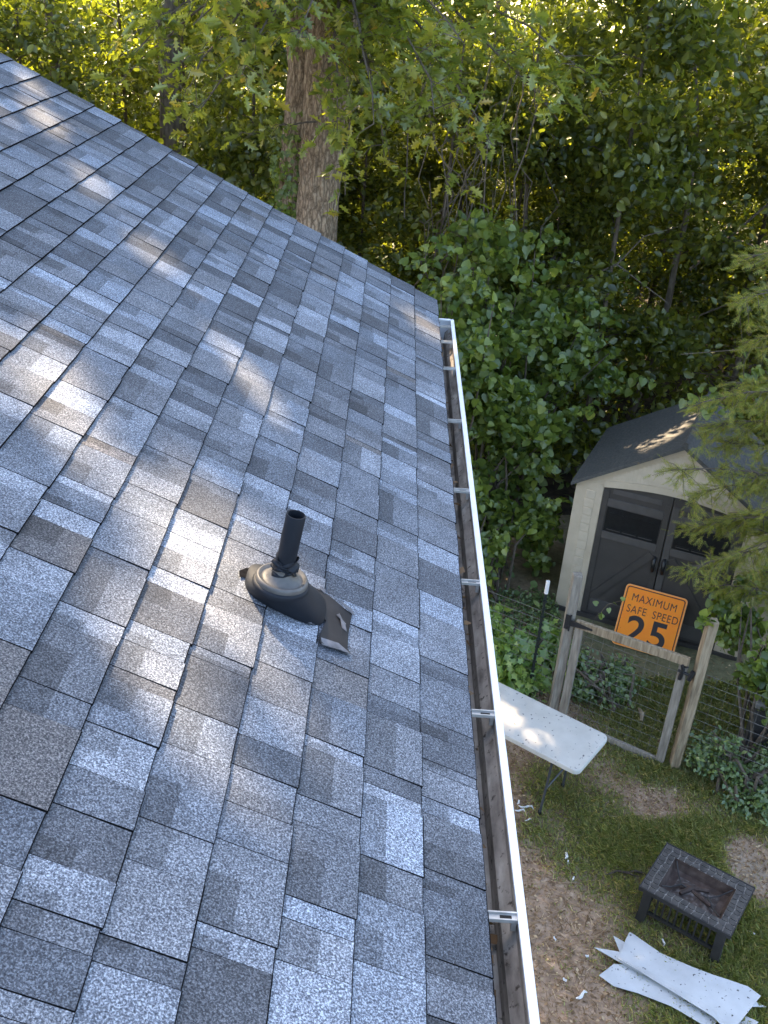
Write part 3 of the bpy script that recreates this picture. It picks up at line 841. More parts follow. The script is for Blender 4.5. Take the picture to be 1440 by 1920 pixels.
fl_ = empty('wire_fence', tuple(gp(-0.8, 0)), label='wire mesh fence in the ivy, running left from the gate', cat='fence')
TP = Vector((1.46, 7.84, 0))
wires(fl_, gp(-0.10, 0), TP, 0.03, 1.15, 0.10, 0.10)
wires(fl_, TP, TP - GU*2.2, 0.03, 1.15, 0.10, 0.10)
mb = MB(); mb.tube([TP - GU*2.2 + Vector((0,0,-.2)), TP - GU*2.2 + Vector((0,0,1.4))], 0.02, 6); mb.build('steel_post', M_TPOST, fl_)
tp = empty('fence_stake', tuple(TP), label='dark steel fence stake with a white painted tip, left of the gate', cat='stake')
mb = MB(); mb.tube([TP+Vector((0,0,-.2)), TP+Vector((0,0,1.36))], 0.017, 4)
for j in range(14): mb.box(tuple(TP+Vector((-.022,-.022,.1+j*.09))), tuple(TP+Vector((.022,-.012,.118+j*.09))))
mb.build('shaft', M_TPOST, tp)
mb = MB(); mb.tube([TP+Vector((0,0,1.361)), TP+Vector((0,0,1.5))], 0.0195, 8); mb.build('white_tip', M_SCRAP, tp)

# ------------------------------------------------------------------ folding table
TR = Vector((1.961, 6.567, 0)); TD = Vector((-0.814, 0.580, 0)).normalized(); TW = Vector((-TD.y, TD.x, 0))
if TW.dot(Vector((-0.335, -0.477, 0))) < 0: TW = -TW
TL, TWd, THt = 1.83, 0.60, 0.74
tab = empty('folding_table', tuple(TR + TD*(TL/2) + TW*(TWd/2)), label='white plastic folding table splashed with dark specks, half hidden behind the gutter', cat='table')
FT = Matrix(((TD.x, TW.x, 0, TR.x), (TD.y, TW.y, 0, TR.y), (0, 0, 1, 0), (0, 0, 0, 1)))
mb = MB().frame(FT)
loops_ = []
for dz, ins in ((0, .004), (.006, 0), (.040, 0), (.047, .003), (.049, .009)):
    loops_.append([mb.pt((x, y, THt-.049+dz)) for x, y in rrect(TL-2*ins, TWd-2*ins, .06, 8, TL/2, TWd/2)])
n_ = len(loops_[0])
for a_, b_ in zip(loops_[:-1], loops_[1:]):
    for j in range(n_): mb.face((a_[j], a_[(j+1)%n_], b_[(j+1)%n_], b_[j]))
mb.face(loops_[0][::-1]); mb.face(loops_[-1])
mb.build('tabletop', M_TABLE, tab)
for ux in (0.28, TL-.28):
    for uy in (0.10, TWd-.10):
        off = 0.06 if uy < .3 else -.02
        mb = MB().frame(FT); mb.tube([(ux, uy, THt-.05), (ux+.01, uy, .35), (ux+.02, uy+(0.02 if uy > .3 else -.02), 0.0)], .0125, 8)
        lg = mb.build('leg', M_TLEG, tab)
        mb = MB().frame(FT); mb.tube([(ux+.02, uy+(0.02 if uy > .3 else -.02), -.004), (ux+.02, uy+(0.02 if uy > .3 else -.02), .04)], .018, 8); mb.build('foot', M_DARKMETAL, lg)
    mb = MB().frame(FT); mb.tube([(ux+.012, .09, .30), (ux+.012, TWd-.09, .30)], .010, 6); mb.build('crossbar', M_TLEG, tab)
    sg = 1 if ux < 1 else -1
    mb = MB().frame(FT); mb.tube([(ux, TWd/2, .42), (ux+sg*.30, TWd/2, THt-.05)], .009, 6); mb.build('brace', M_TLEG, tab)

# ------------------------------------------------------------------ fire pit table
PC = Vector((2.497, 5.279, 0)); PX = Vector((0.825, -0.565, 0)).normalized(); PY = Vector((-PX.y, PX.x, 0))
FPm = Matrix(((PX.x, PY.x, 0, PC.x), (PX.y, PY.y, 0, PC.y), (0, 0, 1, 0), (0, 0, 0, 1)))
pit = empty('fire_pit', tuple(PC), label='dark rectangular fire pit table with stone tiled rim and rusty bowl', cat='fire pit')
def pf(): return MB().frame(FPm)
hw, hd, ht = 0.362, 0.284, 0.37
iw, id_ = 0.252, 0.180
mb = pf()
for a_, b_ in (((-hw, -hd), (hw, -id_)), ((-hw, id_), (hw, hd)), ((-hw, -id_), (-iw, id_)), ((iw, -id_), (hw, id_))):
    mb.box((a_[0], a_[1], ht-.022), (b_[0], b_[1], ht-.006))
rim = mb.build('rim', M_GROUT, pit)
mb = pf()
for a_, b_ in (((-hw-.008, -hd-.008), (hw+.008, -hd)), ((-hw-.008, hd), (hw+.008, hd+.008)), ((-hw-.008, -hd), (-hw, hd)), ((hw, -hd), (hw+.008, hd))):
    mb.box((a_[0], a_[1], ht-.035), (b_[0], b_[1], ht+.001))
mb.build('edge_frame', M_PITFRAME, pit)
def tile_strip(x0, x1, y0, y1):
    """irregular stones cut from a jittered grid"""
    nx = max(1, round((x1-x0)/.062)); nyy = max(1, round((y1-y0)/.055))
    gx = [[x0+(x1-x0)*i/nx + (rnd.uniform(-.016, .016) if 0 < i < nx else 0) for i in range(nx+1)] for _ in range(nyy+1)]
    gy = [[y0+(y1-y0)*j/nyy + (rnd.uniform(-.012, .012) if 0 < j < nyy else 0) for i in range(nx+1)] for j in range(nyy+1)]
    for j in range(nyy):
        for i in range(nx):
            c = [(gx[j][i], gy[j][i]), (gx[j][i+1], gy[j][i+1]), (gx[j+1][i+1], gy[j+1][i+1]), (gx[j+1][i], gy[j+1][i])]
            mx = sum(p[0] for p in c)/4; my = sum(p[1] for p in c)/4
            g = .0035; ol = []
            for q in range(4):
                (ax_, ay_), (bx_, by_) = c[q], c[(q+1)%4]
                ol.append((ax_*.86+bx_*.14, ay_*.86+by_*.14)); ol.append((ax_*.14+bx_*.86, ay_*.14+by_*.86))
            ol = [(mx+(x-mx)*(1-g/.028), my+(y-my)*(1-g/.028)) for x, y in ol]
            t = pf(); t.prism(ol, ht-.006, ht-.0012+rnd.uniform(0, .0022)); t.build('stone_tile', M_PITTILE, rim)
tile_strip(-hw, hw, -hd, -id_); tile_strip(-hw, hw, id_, hd); tile_strip(-hw, -iw, -id_, id_); tile_strip(iw, hw, -id_, id_)
mb = pf()   # bowl
lv = [(iw, id_, ht-.004), (iw-.006, id_-.006, ht-.03), (iw-.03, id_-.028, ht-.085), (iw-.05, id_-.045, ht-.09)]
rg = [[mb.pt((sx*w_, sy*d_, z)) for sx, sy in ((-1,-1),(1,-1),(1,1),(-1,1))] for w_, d_, z in lv]
for a_, b_ in zip(rg[:-1], rg[1:]):
    for j in range(4): mb.face((a_[j], a_[(j+1)%4], b_[(j+1)%4], b_[j]))
mb.face(rg[-1])
o2 = [[mb.pt((sx*w_, sy*d_, z-.012)) for sx, sy in ((-1,-1),(1,-1),(1,1),(-1,1))] for w_, d_, z in lv[1:]]
for a_, b_ in zip(o2[:-1], o2[1:]):
    for j in range(4): mb.face((b_[j], b_[(j+1)%4], a_[(j+1)%4], a_[j]))
mb.face(o2[-1][::-1])
mb.build('bowl', M_RUST, pit)
mb = pf()   # mesh spark lid, a low hipped frame
A_ = [(-iw+.02, -id_+.02, ht-.01), (iw-.02, -id_+.02, ht-.01), (iw-.02, id_-.02, ht-.01), (-iw+.02, id_-.02, ht-.01)]
B_ = [(-.12, -.01, ht-.045), (.10, .0, ht-.05)]
for a_, b_ in ((A_[0], B_[0]), (A_[3], B_[0]), (A_[1], B_[1]), (A_[2], B_[1]), (B_[0], B_[1])):
    mb.tube([a_, ((a_[0]+b_[0])/2, (a_[1]+b_[1])/2, (a_[2]+b_[2])/2-.02), b_], .006, 6)
mb.build('grate', M_PITFRAME, pit)
mb = pf(); nn = 16
H_ = [[mb.pt((-.17+.34*i/nn, -.1+.2*j/10, ht-.088+.03*fbm(np.array(i*.6), np.array(j*.6), 4)*1.5*math.sin(math.pi*i/nn)*math.sin(math.pi*j/10))) for i in range(nn+1)] for j in range(11)]
for j in range(10):
    for i in range(nn): mb.face((H_[j][i], H_[j][i+1], H_[j+1][i+1], H_[j+1][i]))
mb.build('ash', M_ASH, pit)
for px_, py_, a_, l_ in ((-.02, .03, .4, .22), (.05, -.03, -.3, .19), (-.06, -.02, 1.1, .15)):
    t = pf(); d_ = Vector((math.cos(a_), math.sin(a_), .05)); c_ = Vector((px_, py_, ht-.062))
    t.tube([c_-d_*l_/2, c_, c_+d_*l_/2], [.016, .021, .015], 7, wob=.2); t.build('charred_log', M_RUST, pit)
for sx, sy in ((-1,-1), (1,-1), (1,1), (-1,1)):
    mb = pf(); x_, y_ = sx*(hw-.065), sy*(hd-.055)
    mb.tube([(x_+sx*.01, y_+sy*.01, 0), (x_+sx*.004, y_+sy*.004, .12), (x_, y_, ht-.025)], [.05, .047, .05], 4)
    mb.build('leg', M_PITFRAME, pit)
for sy in (-1, 1):
    y_ = sy*(hd-.055)
    for z_ in (.08, .29): mb = pf(); mb.box((-hw+.10, y_-.011, z_), (hw-.10, y_+.011, z_+.028)); mb.build('side_rail', M_PITFRAME, pit)
    for i in range(9):
        mb = pf(); x_ = -hw+.15+i*(2*hw-.30)/8; mb.box((x_-.007, y_-.007, .108), (x_+.007, y_+.007, .29)); mb.build('side_bar', M_PITFRAME, pit)
for sx in (-1, 1):
    x_ = sx*(hw-.065)
    for z_ in (.08, .29): mb = pf(); mb.box((x_-.011, -hd+.09, z_), (x_+.011, hd-.09, z_+.028)); mb.build('side_rail', M_PITFRAME, pit)
    for i in range(6):
        mb = pf(); y_ = -hd+.13+i*(2*hd-.26)/5; mb.box((x_-.007, y_-.007, .108), (x_+.007, y_+.007, .29)); mb.build('side_bar', M_PITFRAME, pit)

# ------------------------------------------------------------------ torn white trim sheets on the grass
def trim(pts, z0, label, wave, th=.003, fold=None):
    mb = MB(); cx = sum(p[0] for p in pts)/len(pts); cy = sum(p[1] for p in pts)/len(pts)
    bm = bmesh.new()
    vs = [bm.verts.new((x, y, 0)) for x, y in pts]; f = bm.faces.new(vs)
    bmesh.ops.triangulate(bm, faces=[f])
    bmesh.ops.subdivide_edges(bm, edges=bm.edges[:], cuts=4, use_grid_fill=True)
    bmesh.ops.triangulate(bm, faces=bm.faces[:])
    for v in bm.verts: v.co.z = z0 + wave(v.co.x, v.co.y)
    me = bpy.data.meshes.new('trim_sheet')
    bmesh.ops.recalc_face_normals(bm, faces=bm.faces)
    r = bmesh.ops.solidify(bm, geom=bm.faces[:], thickness=th)
    bm.to_mesh(me); bm.free(); me.materials.append(M_PANEL)
    o = bpy.data.objects.new('trim_sheet', me); COL.objects.link(o)
    return tag(o, label=label, cat='trim sheet', group='white trim sheets on the grass')
p1=[(1.933,4.998),(1.977,5.073),(2.018,5.046),(2.066,5.002),(2.19,4.895),(2.40,4.79),(2.53,4.735),(2.785,4.650),(2.862,4.577),(2.622,4.332),(2.501,4.304),(2.444,4.371),(2.201,4.552),(1.992,4.711),(1.833,4.811),(1.877,4.889)]
p2=[(1.677,4.924),(1.863,4.894),(1.989,4.846),(2.01,4.701),(1.829,4.817)]
p3=[(1.847,5.039),(1.921,4.991),(1.982,4.914),(1.922,4.807),(1.871,4.9)]
p4=[(1.679,4.688),(1.811,4.796),(2.10,4.79),(2.30,4.63),(2.54,4.43),(2.425,4.299),(2.172,4.466),(1.952,4.561),(1.772,4.607)]
p5=[(2.755,4.559),(2.834,4.533),(2.89,4.51),(2.782,4.489),(2.696,4.492)]
p6=[(2.643,4.405),(2.713,4.418),(2.784,4.369),(2.731,4.32),(2.644,4.344)]
def ridge(x, y):   # raised crease along the lower edge of the long sheet
    d = abs((x-1.833)*0.585 + (y-4.811)*0.811 - 0.0)
    return 0.018*math.exp(-(d/.02)**2)
trim(p4, 0.026, 'white trim sheet with a blunt corner, lowest under the long sheet', lambda x, y: .005*math.sin(x*9)*math.cos(y*7))
trim(p3, 0.034, 'small upright white sliver between the spike and the long sheet', lambda x, y: .02*(y-4.8))
trim(p2, 0.042, 'white trim offcut ending in a long sharp spike', lambda x, y: .006*math.sin(x*7))
trim(p1, 0.054, 'long white trim sheet with a crease, topmost of the pile on the grass', lambda x, y: 0.005*math.sin(x*5+1)*math.cos(y*4) + ridge(x, y))
trim(p5, 0.040, 'short white strip poking out at the right corner of the long sheet', lambda x, y: .01*math.sin(x*30))
trim(p6, 0.034, 'white strip lying under the near end of the long sheet', lambda x, y: .01*math.sin(x*30))

SCR = [
  ((1.241, 6.444), 0.05, 0.02, 'white curled scrap nearest the gutter, beyond the table leg'),
  ((1.303, 6.384), 0.13, 0.02, 'longest white curl on the soil by the table foot'),
  ((1.24, 6.333), 0.09, 0.018, 'white strip touching the gutter edge below the table'),
  ((1.305, 6.225), 0.06, 0.014, 'small white scrap just below the long curl by the table'),
  ((1.596, 5.855), 0.07, 0.028, 'white scrap with a bend in the middle of the bare soil'),
  ((1.6, 5.78), 0.035, 0.02, 'tiny white scrap just below the bent one'),
  ((1.621, 5.612), 0.03, 0.018, 'tiny white fleck halfway between the table and the trim sheets'),
  ((1.414, 4.637), 0.025, 0.02, 'small white scrap beside the gutter, left of the trim sheets'),
  ((1.525, 4.521), 0.1, 0.025, 'white curl at the bottom of the soil, nearest the camera'),
  ((1.389, 5.01), 0.03, 0.015, 'small white scrap on soil next to the gutter bracket'),
  ((1.616, 4.859), 0.02, 0.02, 'tiny white fleck just above the spiked trim offcut'),
  ((2.98, 5.16), 0.05, 0.025, 'white scrap on the grass right of the fire pit'),
  ((2.245, 5.03), 0.06, 0.02, 'white scrap under the near side of the fire pit')]
for (x, y), l, w, lb in SCR:
    mb = MB(); a = rnd.uniform(0, 3.14); d = Vector((math.cos(a), math.sin(a), 0)); n2 = Vector((-d.y, d.x, 0))
    c0 = Vector((x, y, float(gz(np.array(x), np.array(y)))+.012)); P = []
    for i in range(6):
        t = i/5-.5; P.append(c0 + d*(t*l) + n2*(.25*l*math.sin(t*5)) + Vector((0, 0, .012*abs(math.sin(t*6)))))
    mb.tube(P, [w*.2, w*.42, w*.5, w*.45, w*.4, w*.15], 5, wob=.25)
    mb.build('white_scrap', M_SCRAP, None, label=lb, cat='scrap', group='white scraps on the soil')

mb = MB(); mb.tube([(1.90, 5.66, .02), (2.0, 5.70, .03), (2.08, 5.69, .028), (2.16, 5.71, .03), (2.27, 5.69, .015)], [.006, .011, .012, .012, .008], 7)
mb.tube([(2.08, 5.69, .03), (2.12, 5.66, .04), (2.18, 5.655, .03)], [.008, .006, .003], 6)
mb.build('fallen_branch', M_BARK0, None, label='short dark fallen branch on the grass behind the fire pit', cat='branch')
mb = MB(); mb.tube([(2.60, 7.66, .03), (2.615, 7.74, .06), (2.60, 7.83, .05)], [.012, .026, .014], 6, wob=.2)
mb.build('wood_chunk', M_WOOD, None, label='pale split wood chunk on the path behind the gate', cat='wood chunk')

# ------------------------------------------------------------------ grey box in the vines at the right edge
BX = Vector((3.86, 7.35, 0)); bu = Vector((0.93, -0.37, 0)).normalized(); bv = Vector((-bu.y, bu.x, 0))
FB = Matrix(((bu.x, bv.x, 0, BX.x), (bu.y, bv.y, 0, BX.y), (0, 0, 1, 0), (0, 0, 0, 1)))
box = empty('storage_box', tuple(BX), label='grey plastic box with slatted front, half buried in vines at the right edge', cat='box')
mb = MB().frame(FB); mb.box((-.30, -.22, 0.02), (.30, .24, .62)); mb.build('body', M_BOXD, box, bevel=.012)
for i in range(4):
    mb = MB().frame(FB); mb.box((-.27, -.232, .14+i*.11), (.27, -.218, .215+i*.11)); mb.build('slat', M_BOXD, box, bevel=.004)
mb = MB().frame(FB); mb.box((-.32, -.25, .622), (.32, .26, .70)); mb.build('lid', M_BOXL, box, bevel=.02, segs=3)
mb = MB().frame(FB); mb.tube([(-.31, .02, .70), (-.33, .0, .80)], [.045, .05], 14); kn = mb.build('cap', M_SCRAP, box)
mb = MB().frame(FB); mb.tube([(-.20, -.02, .69), (-.20, -.01, .86)], .012, 8); mb.build('rod', M_DARKMETAL, box)


# ------------------------------------------------------------------ vegetation helpers
LEAF = {
 'dia': (np.array([(0,0,0),(.30,.45,.06),(0,1,0),(-.30,.45,.06)]), [(0,1,2),(0,2,3)]),
 'ova': (np.array([(0,0,0),(.24,.22,.05),(.30,.52,.07),(.14,.82,.03),(0,1,-.05),(-.14,.82,.03),(-.30,.52,.07),(-.24,.22,.05)]), [(0,1,2,3,4),(0,4,5,6,7)]),
 'heart': (np.array([(0,.08,0),(.22,-.06,.03),(.46,.12,.08),(.44,.45,.08),(.22,.78,.03),(0,1,-.06),(-.22,.78,.03),(-.44,.45,.08),(-.46,.12,.08),(-.22,-.06,.03)]), [(0,1,2,3,4,5),(0,5,6,7,8,9)]),
 'oak': (np.array([(0,-.12,0),(.02,.06,0),(.12,.10,.02),(.24,.20,.05),(.10,.30,.01),(.16,.38,.03),(.36,.46,.08),(.14,.54,.02),(.18,.62,.03),(.34,.74,.06),(.12,.76,.0),(.10,.90,-.02),(0,1.0,-.06)]
   + [(-x,y,z) for x,y,z in [(.10,.90,-.02),(.12,.76,.0),(.34,.74,.06),(.18,.62,.03),(.14,.54,.02),(.36,.46,.08),(.16,.38,.03),(.10,.30,.01),(.24,.20,.05),(.12,.10,.02),(.02,.06,0)]]),
   [tuple(range(0,13)), (0,)+tuple(range(12,24))]),
 'ivy': (np.array([(0,0,0),(.30,-.05,.02),(.26,.22,.04),(.55,.42,.06),(.24,.55,.03),(0,1,-.05),(-.24,.55,.03),(-.55,.42,.06),(-.26,.22,.04),(-.30,-.05,.02)]), [(0,1,2,3,4,5),(0,5,6,7,8,9)]),
}
def unit(v): return v/np.maximum(np.linalg.norm(v, axis=-1, keepdims=True), 1e-9)

def leaf_cloud(name, P, size, tmpl, mat, parent=None, up=0.9, droop=0.35, axis=None, face=None, vary=0.42, **k):
    P = np.asarray(P, float); N = len(P)
    T, F = LEAF[tmpl]
    n = rng.normal(size=(N, 3)); n[:, 2] += up
    if face is not None: n += face
    n = unit(n)
    a = rng.normal(size=(N, 3))
    if axis is not None: a = a*0.55 + axis
    a[:, 2] -= droop
    a = unit(a - n*(a*n).sum(1, keepdims=True))
    x = np.cross(a, n)
    sz = (size*rng.uniform(1-vary, 1+vary, N))[:, None, None]
    V = P[:, None, :] + sz*(x[:, None, :]*T[None, :, 0:1] + a[:, None, :]*T[None, :, 1:2] + n[:, None, :]*T[None, :, 2:3])
    return np_mesh(name, V.reshape(-1, 3), F, N, mat, parent, **k)

# shafts towards the sun, cleared of crown leaves to light these spots (point, radius)
def rpt(s, y): return rp(s, y)
GAPS = [(rpt(1.075,2.01), .13), (rpt(1.19,2.05), .12), (rpt(1.32,2.09), .10), (rpt(0.96,1.99), .09), (rpt(1.45,2.33), .11),
        (rpt(0.70,1.24), .10), (rpt(0.63,1.19), .08), (rpt(0.72,1.15), .07), (rpt(0.655,1.45), .07),
        (rpt(1.397,3.68), .10), (rpt(1.49,3.70), .10), (rpt(0.07,4.43), .09), (rpt(0.02,4.33), .07), (rpt(0.0,4.6), .08),
        (rpt(0.73,2.70), .06), (rpt(1.37,2.75), .06), (rpt(0.63,1.76), .07), (rpt(0.58,1.80), .05),
        (rpt(2.30,4.83), .10), (rpt(1.97,4.55), .08), (rpt(2.2,4.2), .07), (rpt(0.95,3.2), .05),
        ((0.06, 4.45, 4.9), .08), ((0.06, 4.25, 4.9), .07), ((0.07, 1.5, 4.9), .04),
        ((1.30, 4.63, 0), .16), ((1.325, 5.36, 0), .13), ((1.30, 4.35, 0), .15), ((1.95, 4.36, 0), .10), ((2.62, 4.48, 0), .10), ((2.2, 4.62, 0), .07), ((1.98, 4.72, 0), .07),
        ((1.08, 6.72, .74), .09), ((1.30, 6.52, .74), .07), ((1.43, 6.35, .74), .06), ((1.03, 7.1, .74), .06)]
for uu, vv in ((.55,.30), (.70,.55), (.85,.25), (.45,.75), (.95,.95), (.75,1.0), (.9,1.3), (.6,1.1), (.3,.5), (1.0,.6)):
    q_ = FS @ Vector((uu, vv, SH + (SR-SH)*uu/1.05)); GAPS.append((tuple(q_), rnd.uniform(.05, .10)))
THIN = [(rpt(2.2, 4.6), .4, .22), (rpt(1.45, 3.65), .4, .3), (rpt(1.2, 2.1), .4, .25), (rpt(.70, 1.22), .38, .5), (rpt(.7, 2.7), .3, .4), (rpt(0.05, 4.4), .25, .6), ((1.25, 4.7, 0), .5, .6), ((2.2, 4.5, 0), .4, .4), ((1.3, 6.5, .74), .4, .2)]
GP = np.array([g[0] for g in GAPS]); GR = np.array([g[1] for g in GAPS])
def open_gaps(P, pad=0.15, extra=None):
    P = np.asarray(P, float); keep = np.ones(len(P), bool)
    for g, r in zip(GP, GR):
        d = P - g; t = d @ SUN
        dist = np.linalg.norm(d - t[:, None]*SUN, axis=1)
        keep &= ~((t > 0.3) & (dist < r*0.62 + pad))
    for g, r, pr in THIN:
        d = P - np.array(g); t = d @ SUN
        dist = np.linalg.norm(d - t[:, None]*SUN, axis=1)
        keep &= ~((t > 0.3) & (dist < r*(.7+.6*rng.random(len(P)))) & (rng.random(len(P)) < pr))
    return P[keep]

def clump_points(centres, per, spread, flat=0.55):
    c = np.asarray(centres)
    i = rng.integers(0, len(c), per*len(c))
    d = rng.normal(size=(len(i), 3))*spread; d[:, 2] *= flat
    return c[i] + d

def ball(n, c, r, shell=0.45):
    d = unit(rng.normal(size=(n, 3)))
    t = (shell + (1-shell)*rng.random(n))[:, None]
    return np.array(c) + d*t*np.array(r)

M_OAKLEAF = mat_leaf('oak_leaf', [(0, (0.055, 0.075, 0.015)), (0.45, (0.085, 0.11, 0.021)), (0.85, (0.125, 0.145, 0.028)), (0.985, (0.16, 0.145, 0.03)), (1, (0.2, 0.12, 0.03))], 0.5, 0.06)
M_WOODLEAF = mat_leaf('woodland_leaf', [(0, (0.026, 0.036, 0.008)), (0.5, (0.05, 0.066, 0.012)), (1, (0.10, 0.115, 0.02))], 0.55, 0.05)
M_CANOPY = mat_leaf('canopy_leaf', [(0, (0.025, 0.045, 0.012)), (1, (0.05, 0.08, 0.02))], 0.3, 0.03)
M_VINE = mat_leaf('vine_leaf', [(0, (0.032, 0.055, 0.013)), (0.55, (0.058, 0.088, 0.018)), (1, (0.105, 0.14, 0.027))], 0.38, 0.05)
M_IVY = mat_leaf('ivy_leaf', [(0, (0.055, 0.10, 0.03)), (0.6, (0.09, 0.15, 0.04)), (1, (0.14, 0.19, 0.05))], 0.3, 0.06)
M_COVER = mat_leaf('dark_cover_leaf', [(0, (0.036, 0.062, 0.026)), (0.6, (0.06, 0.095, 0.036)), (1, (0.095, 0.13, 0.045))], 0.25, 0.06)
M_CEDAR = mat_leaf('cedar_spray', [(0, (0.075, 0.095, 0.02)), (0.6, (0.115, 0.135, 0.027)), (0.88, (0.155, 0.16, 0.034)), (1, (0.18, 0.135, 0.055))], 0.35, 0.03)
M_GRASS = mat_leaf('grass_blade', [(0, (0.10, 0.13, 0.05)), (0.55, (0.15, 0.175, 0.07)), (0.9, (0.22, 0.215, 0.10)), (1, (0.3, 0.25, 0.14))], 0.3, 0.04)
M_LITTER = mat_leaf('leaf_litter', [(0, (0.05, 0.034, 0.02)), (0.4, (0.10, 0.068, 0.042)), (0.8, (0.16, 0.12, 0.08)), (1, (0.25, 0.21, 0.15))], 0.1, 0.02)
M_BARK, nt, b = new_mat('oak_bark')
tc_ = nt.nodes.new('ShaderNodeTexCoord'); mp_ = nt.nodes.new('ShaderNodeMapping'); mp_.inputs['Scale'].default_value = (24, 24, 4.5)
vo_ = nt.nodes.new('ShaderNodeTexVoronoi'); vo_.feature = 'DISTANCE_TO_EDGE'; vo_.inputs['Scale'].default_value = 1.0
ad_ = nt.nodes.new('ShaderNodeMix'); ad_.data_type = 'VECTOR'; ad_.inputs[0].default_value = 0.12
nz_ = nt.nodes.new('ShaderNodeTexNoise'); nz_.inputs['Scale'].default_value = 14; nz_.inputs['Detail'].default_value = 4
nt.links.new(tc_.outputs['Object'], mp_.inputs[0]); nt.links.new(tc_.outputs['Object'], nz_.inputs['Vector'])
va_ = nt.nodes.new('ShaderNodeVectorMath'); va_.operation = 'ADD'
nt.links.new(mp_.outputs[0], va_.inputs[0]); nt.links.new(nz_.outputs['Color'], va_.inputs[1]); nt.links.new(va_.outputs[0], vo_.inputs['Vector'])
fur_ = ramp(nt, vo_.outputs['Distance'], [(0.0, (0.34, 0.32, 0.30)), (0.10, (0.66, 0.65, 0.64)), (0.3, (1, 1, 1))])
col_ = ramp(nt, noise(nt, 30, 6, 0.7, stretch=(1, 1, .5)), [(0.28, (0.22, 0.15, 0.095)), (0.5, (0.40, 0.29, 0.19)), (0.66, (0.52, 0.41, 0.29)), (0.8, (0.68, 0.60, 0.48))])
nt.links.new(mixc(nt, 1.0, col_, fur_, 'MULTIPLY'), b.inputs['Base Color']); b.inputs['Roughness'].default_value = 0.95
bump(nt, b, vo_.outputs['Distance'], 0.9, 0.03)
M_BARK2 = mat_noise('woodland_bark', [(0.25, (0.06, 0.046, 0.034)), (0.5, (0.14, 0.11, 0.08)), (0.75, (0.24, 0.2, 0.155))], 7, 0.9, bmp=0.7, stretch=(3, 3, 0.8), detail=7)
M_TWIG = mat_noise('twig_bark', [(0.3, (0.07, 0.052, 0.036)), (0.7, (0.16, 0.125, 0.09))], 25, 0.9)

# ------------------------------------------------------------------ the big oak
oak = empty('oak_tree', (-1.12, 12.05, 0), label='large oak with ridged bark and ivy on its trunk, rising behind the roof edge', cat='tree')
def bark_column(path, radii, sides, name, mat, parent, ridges=0.10, seed=0):
    """trunk with vertical plates of bark"""
    mb = MB()
    path = [Vector(p) for p in path]
    # resample
    n = 200 if sides > 20 else 60; pts = []; rr = []
    for i in range(n+1):
        t = i/n*(len(path)-1); k = min(int(t), len(path)-2); f = t-k
        pts.append(path[k].lerp(path[k+1], f)); rr.append(radii[k]*(1-f)+radii[k+1]*f)
    rings = mb.tube(pts, rr, sides)
    V = np.array(mb.v); nr = len(rings); C = np.array([tuple(p) for p in pts])
    K = np.repeat(np.arange(nr), sides); A = np.tile(np.arange(sides), nr)/sides*2*np.pi
    H = C[K, 2] + seed
    nw = max(4, int(sides/5))
    A2 = A*nw/6.2832*1.0 + .5*np.sin(H*2.3) + .25*np.sin(H*6.1+A*3)
    f = np.abs(((A2 + vnoise(A*3, H*2.2, 21+seed)*.9) % 1.0) - .5)*2      # vertical furrows
    w = np.clip(f*1.6, 0, 1)*.7 + vnoise(A*sides/9, H*9, 31+seed)*.45
    P_ = V[:nr*sides]; P_ = C[K] + (P_ - C[K])*(1 + ridges*(w-.55))[:, None]
    V[:nr*sides] = P_; mb.v = [tuple(p) for p in V.tolist()]
    return mb.build(name, mat, parent, smooth=True)
trunk = bark_column([(-1.06,12.0,-.1), (-1.08,12.0,1.2), (-1.08,12.0,3.6), (-1.04,12.02,4.8), (-1.0,12.05,5.6), (-0.93,12.1,6.3), (-0.85,12.1,8.5), (-1.0,12.0,12.0)], [.42, .30, .25, .238, .245, .265, .22, .12], 84, 'trunk', M_BARK, oak, 0.12)
bark_column([(-1.34,12.12,-.1), (-1.36,12.14,2.0), (-1.38,12.16,3.6), (-1.32,12.18,4.6), (-1.28,12.22,5.4), (-1.45,12.3,6.6), (-2.2,12.6,9.5)], [.30, .24, .215, .195, .18, .15, .08], 60, 'trunk', M_BARK, oak, 0.12, 5)
mb = MB()   # healed branch collar
for i in range(9):
    for j in range(17):
        pass
o_ = Vector((-0.80, 11.86, 5.78)); rr_ = []
for i in range(13):
    t = math.pi*i/12
    rr_.append([mb.pt(o_ + Vector((.135*math.sin(t)*math.cos(2*math.pi*j/20)*(1+.12*math.sin(3*t+j)), -.14*math.cos(t)*(1 if i < 8 else .8), .15*math.sin(t)*math.sin(2*math.pi*j/20)))) for j in range(20)])
for i in range(12):
    for j in range(20): mb.face((rr_[i][j], rr_[i][(j+1)%20], rr_[i+1][(j+1)%20], rr_[i+1][j]))
mb.build('branch_knot', M_BARK, trunk, smooth=True)
for o in oak.children: o.location.x -= 0.10
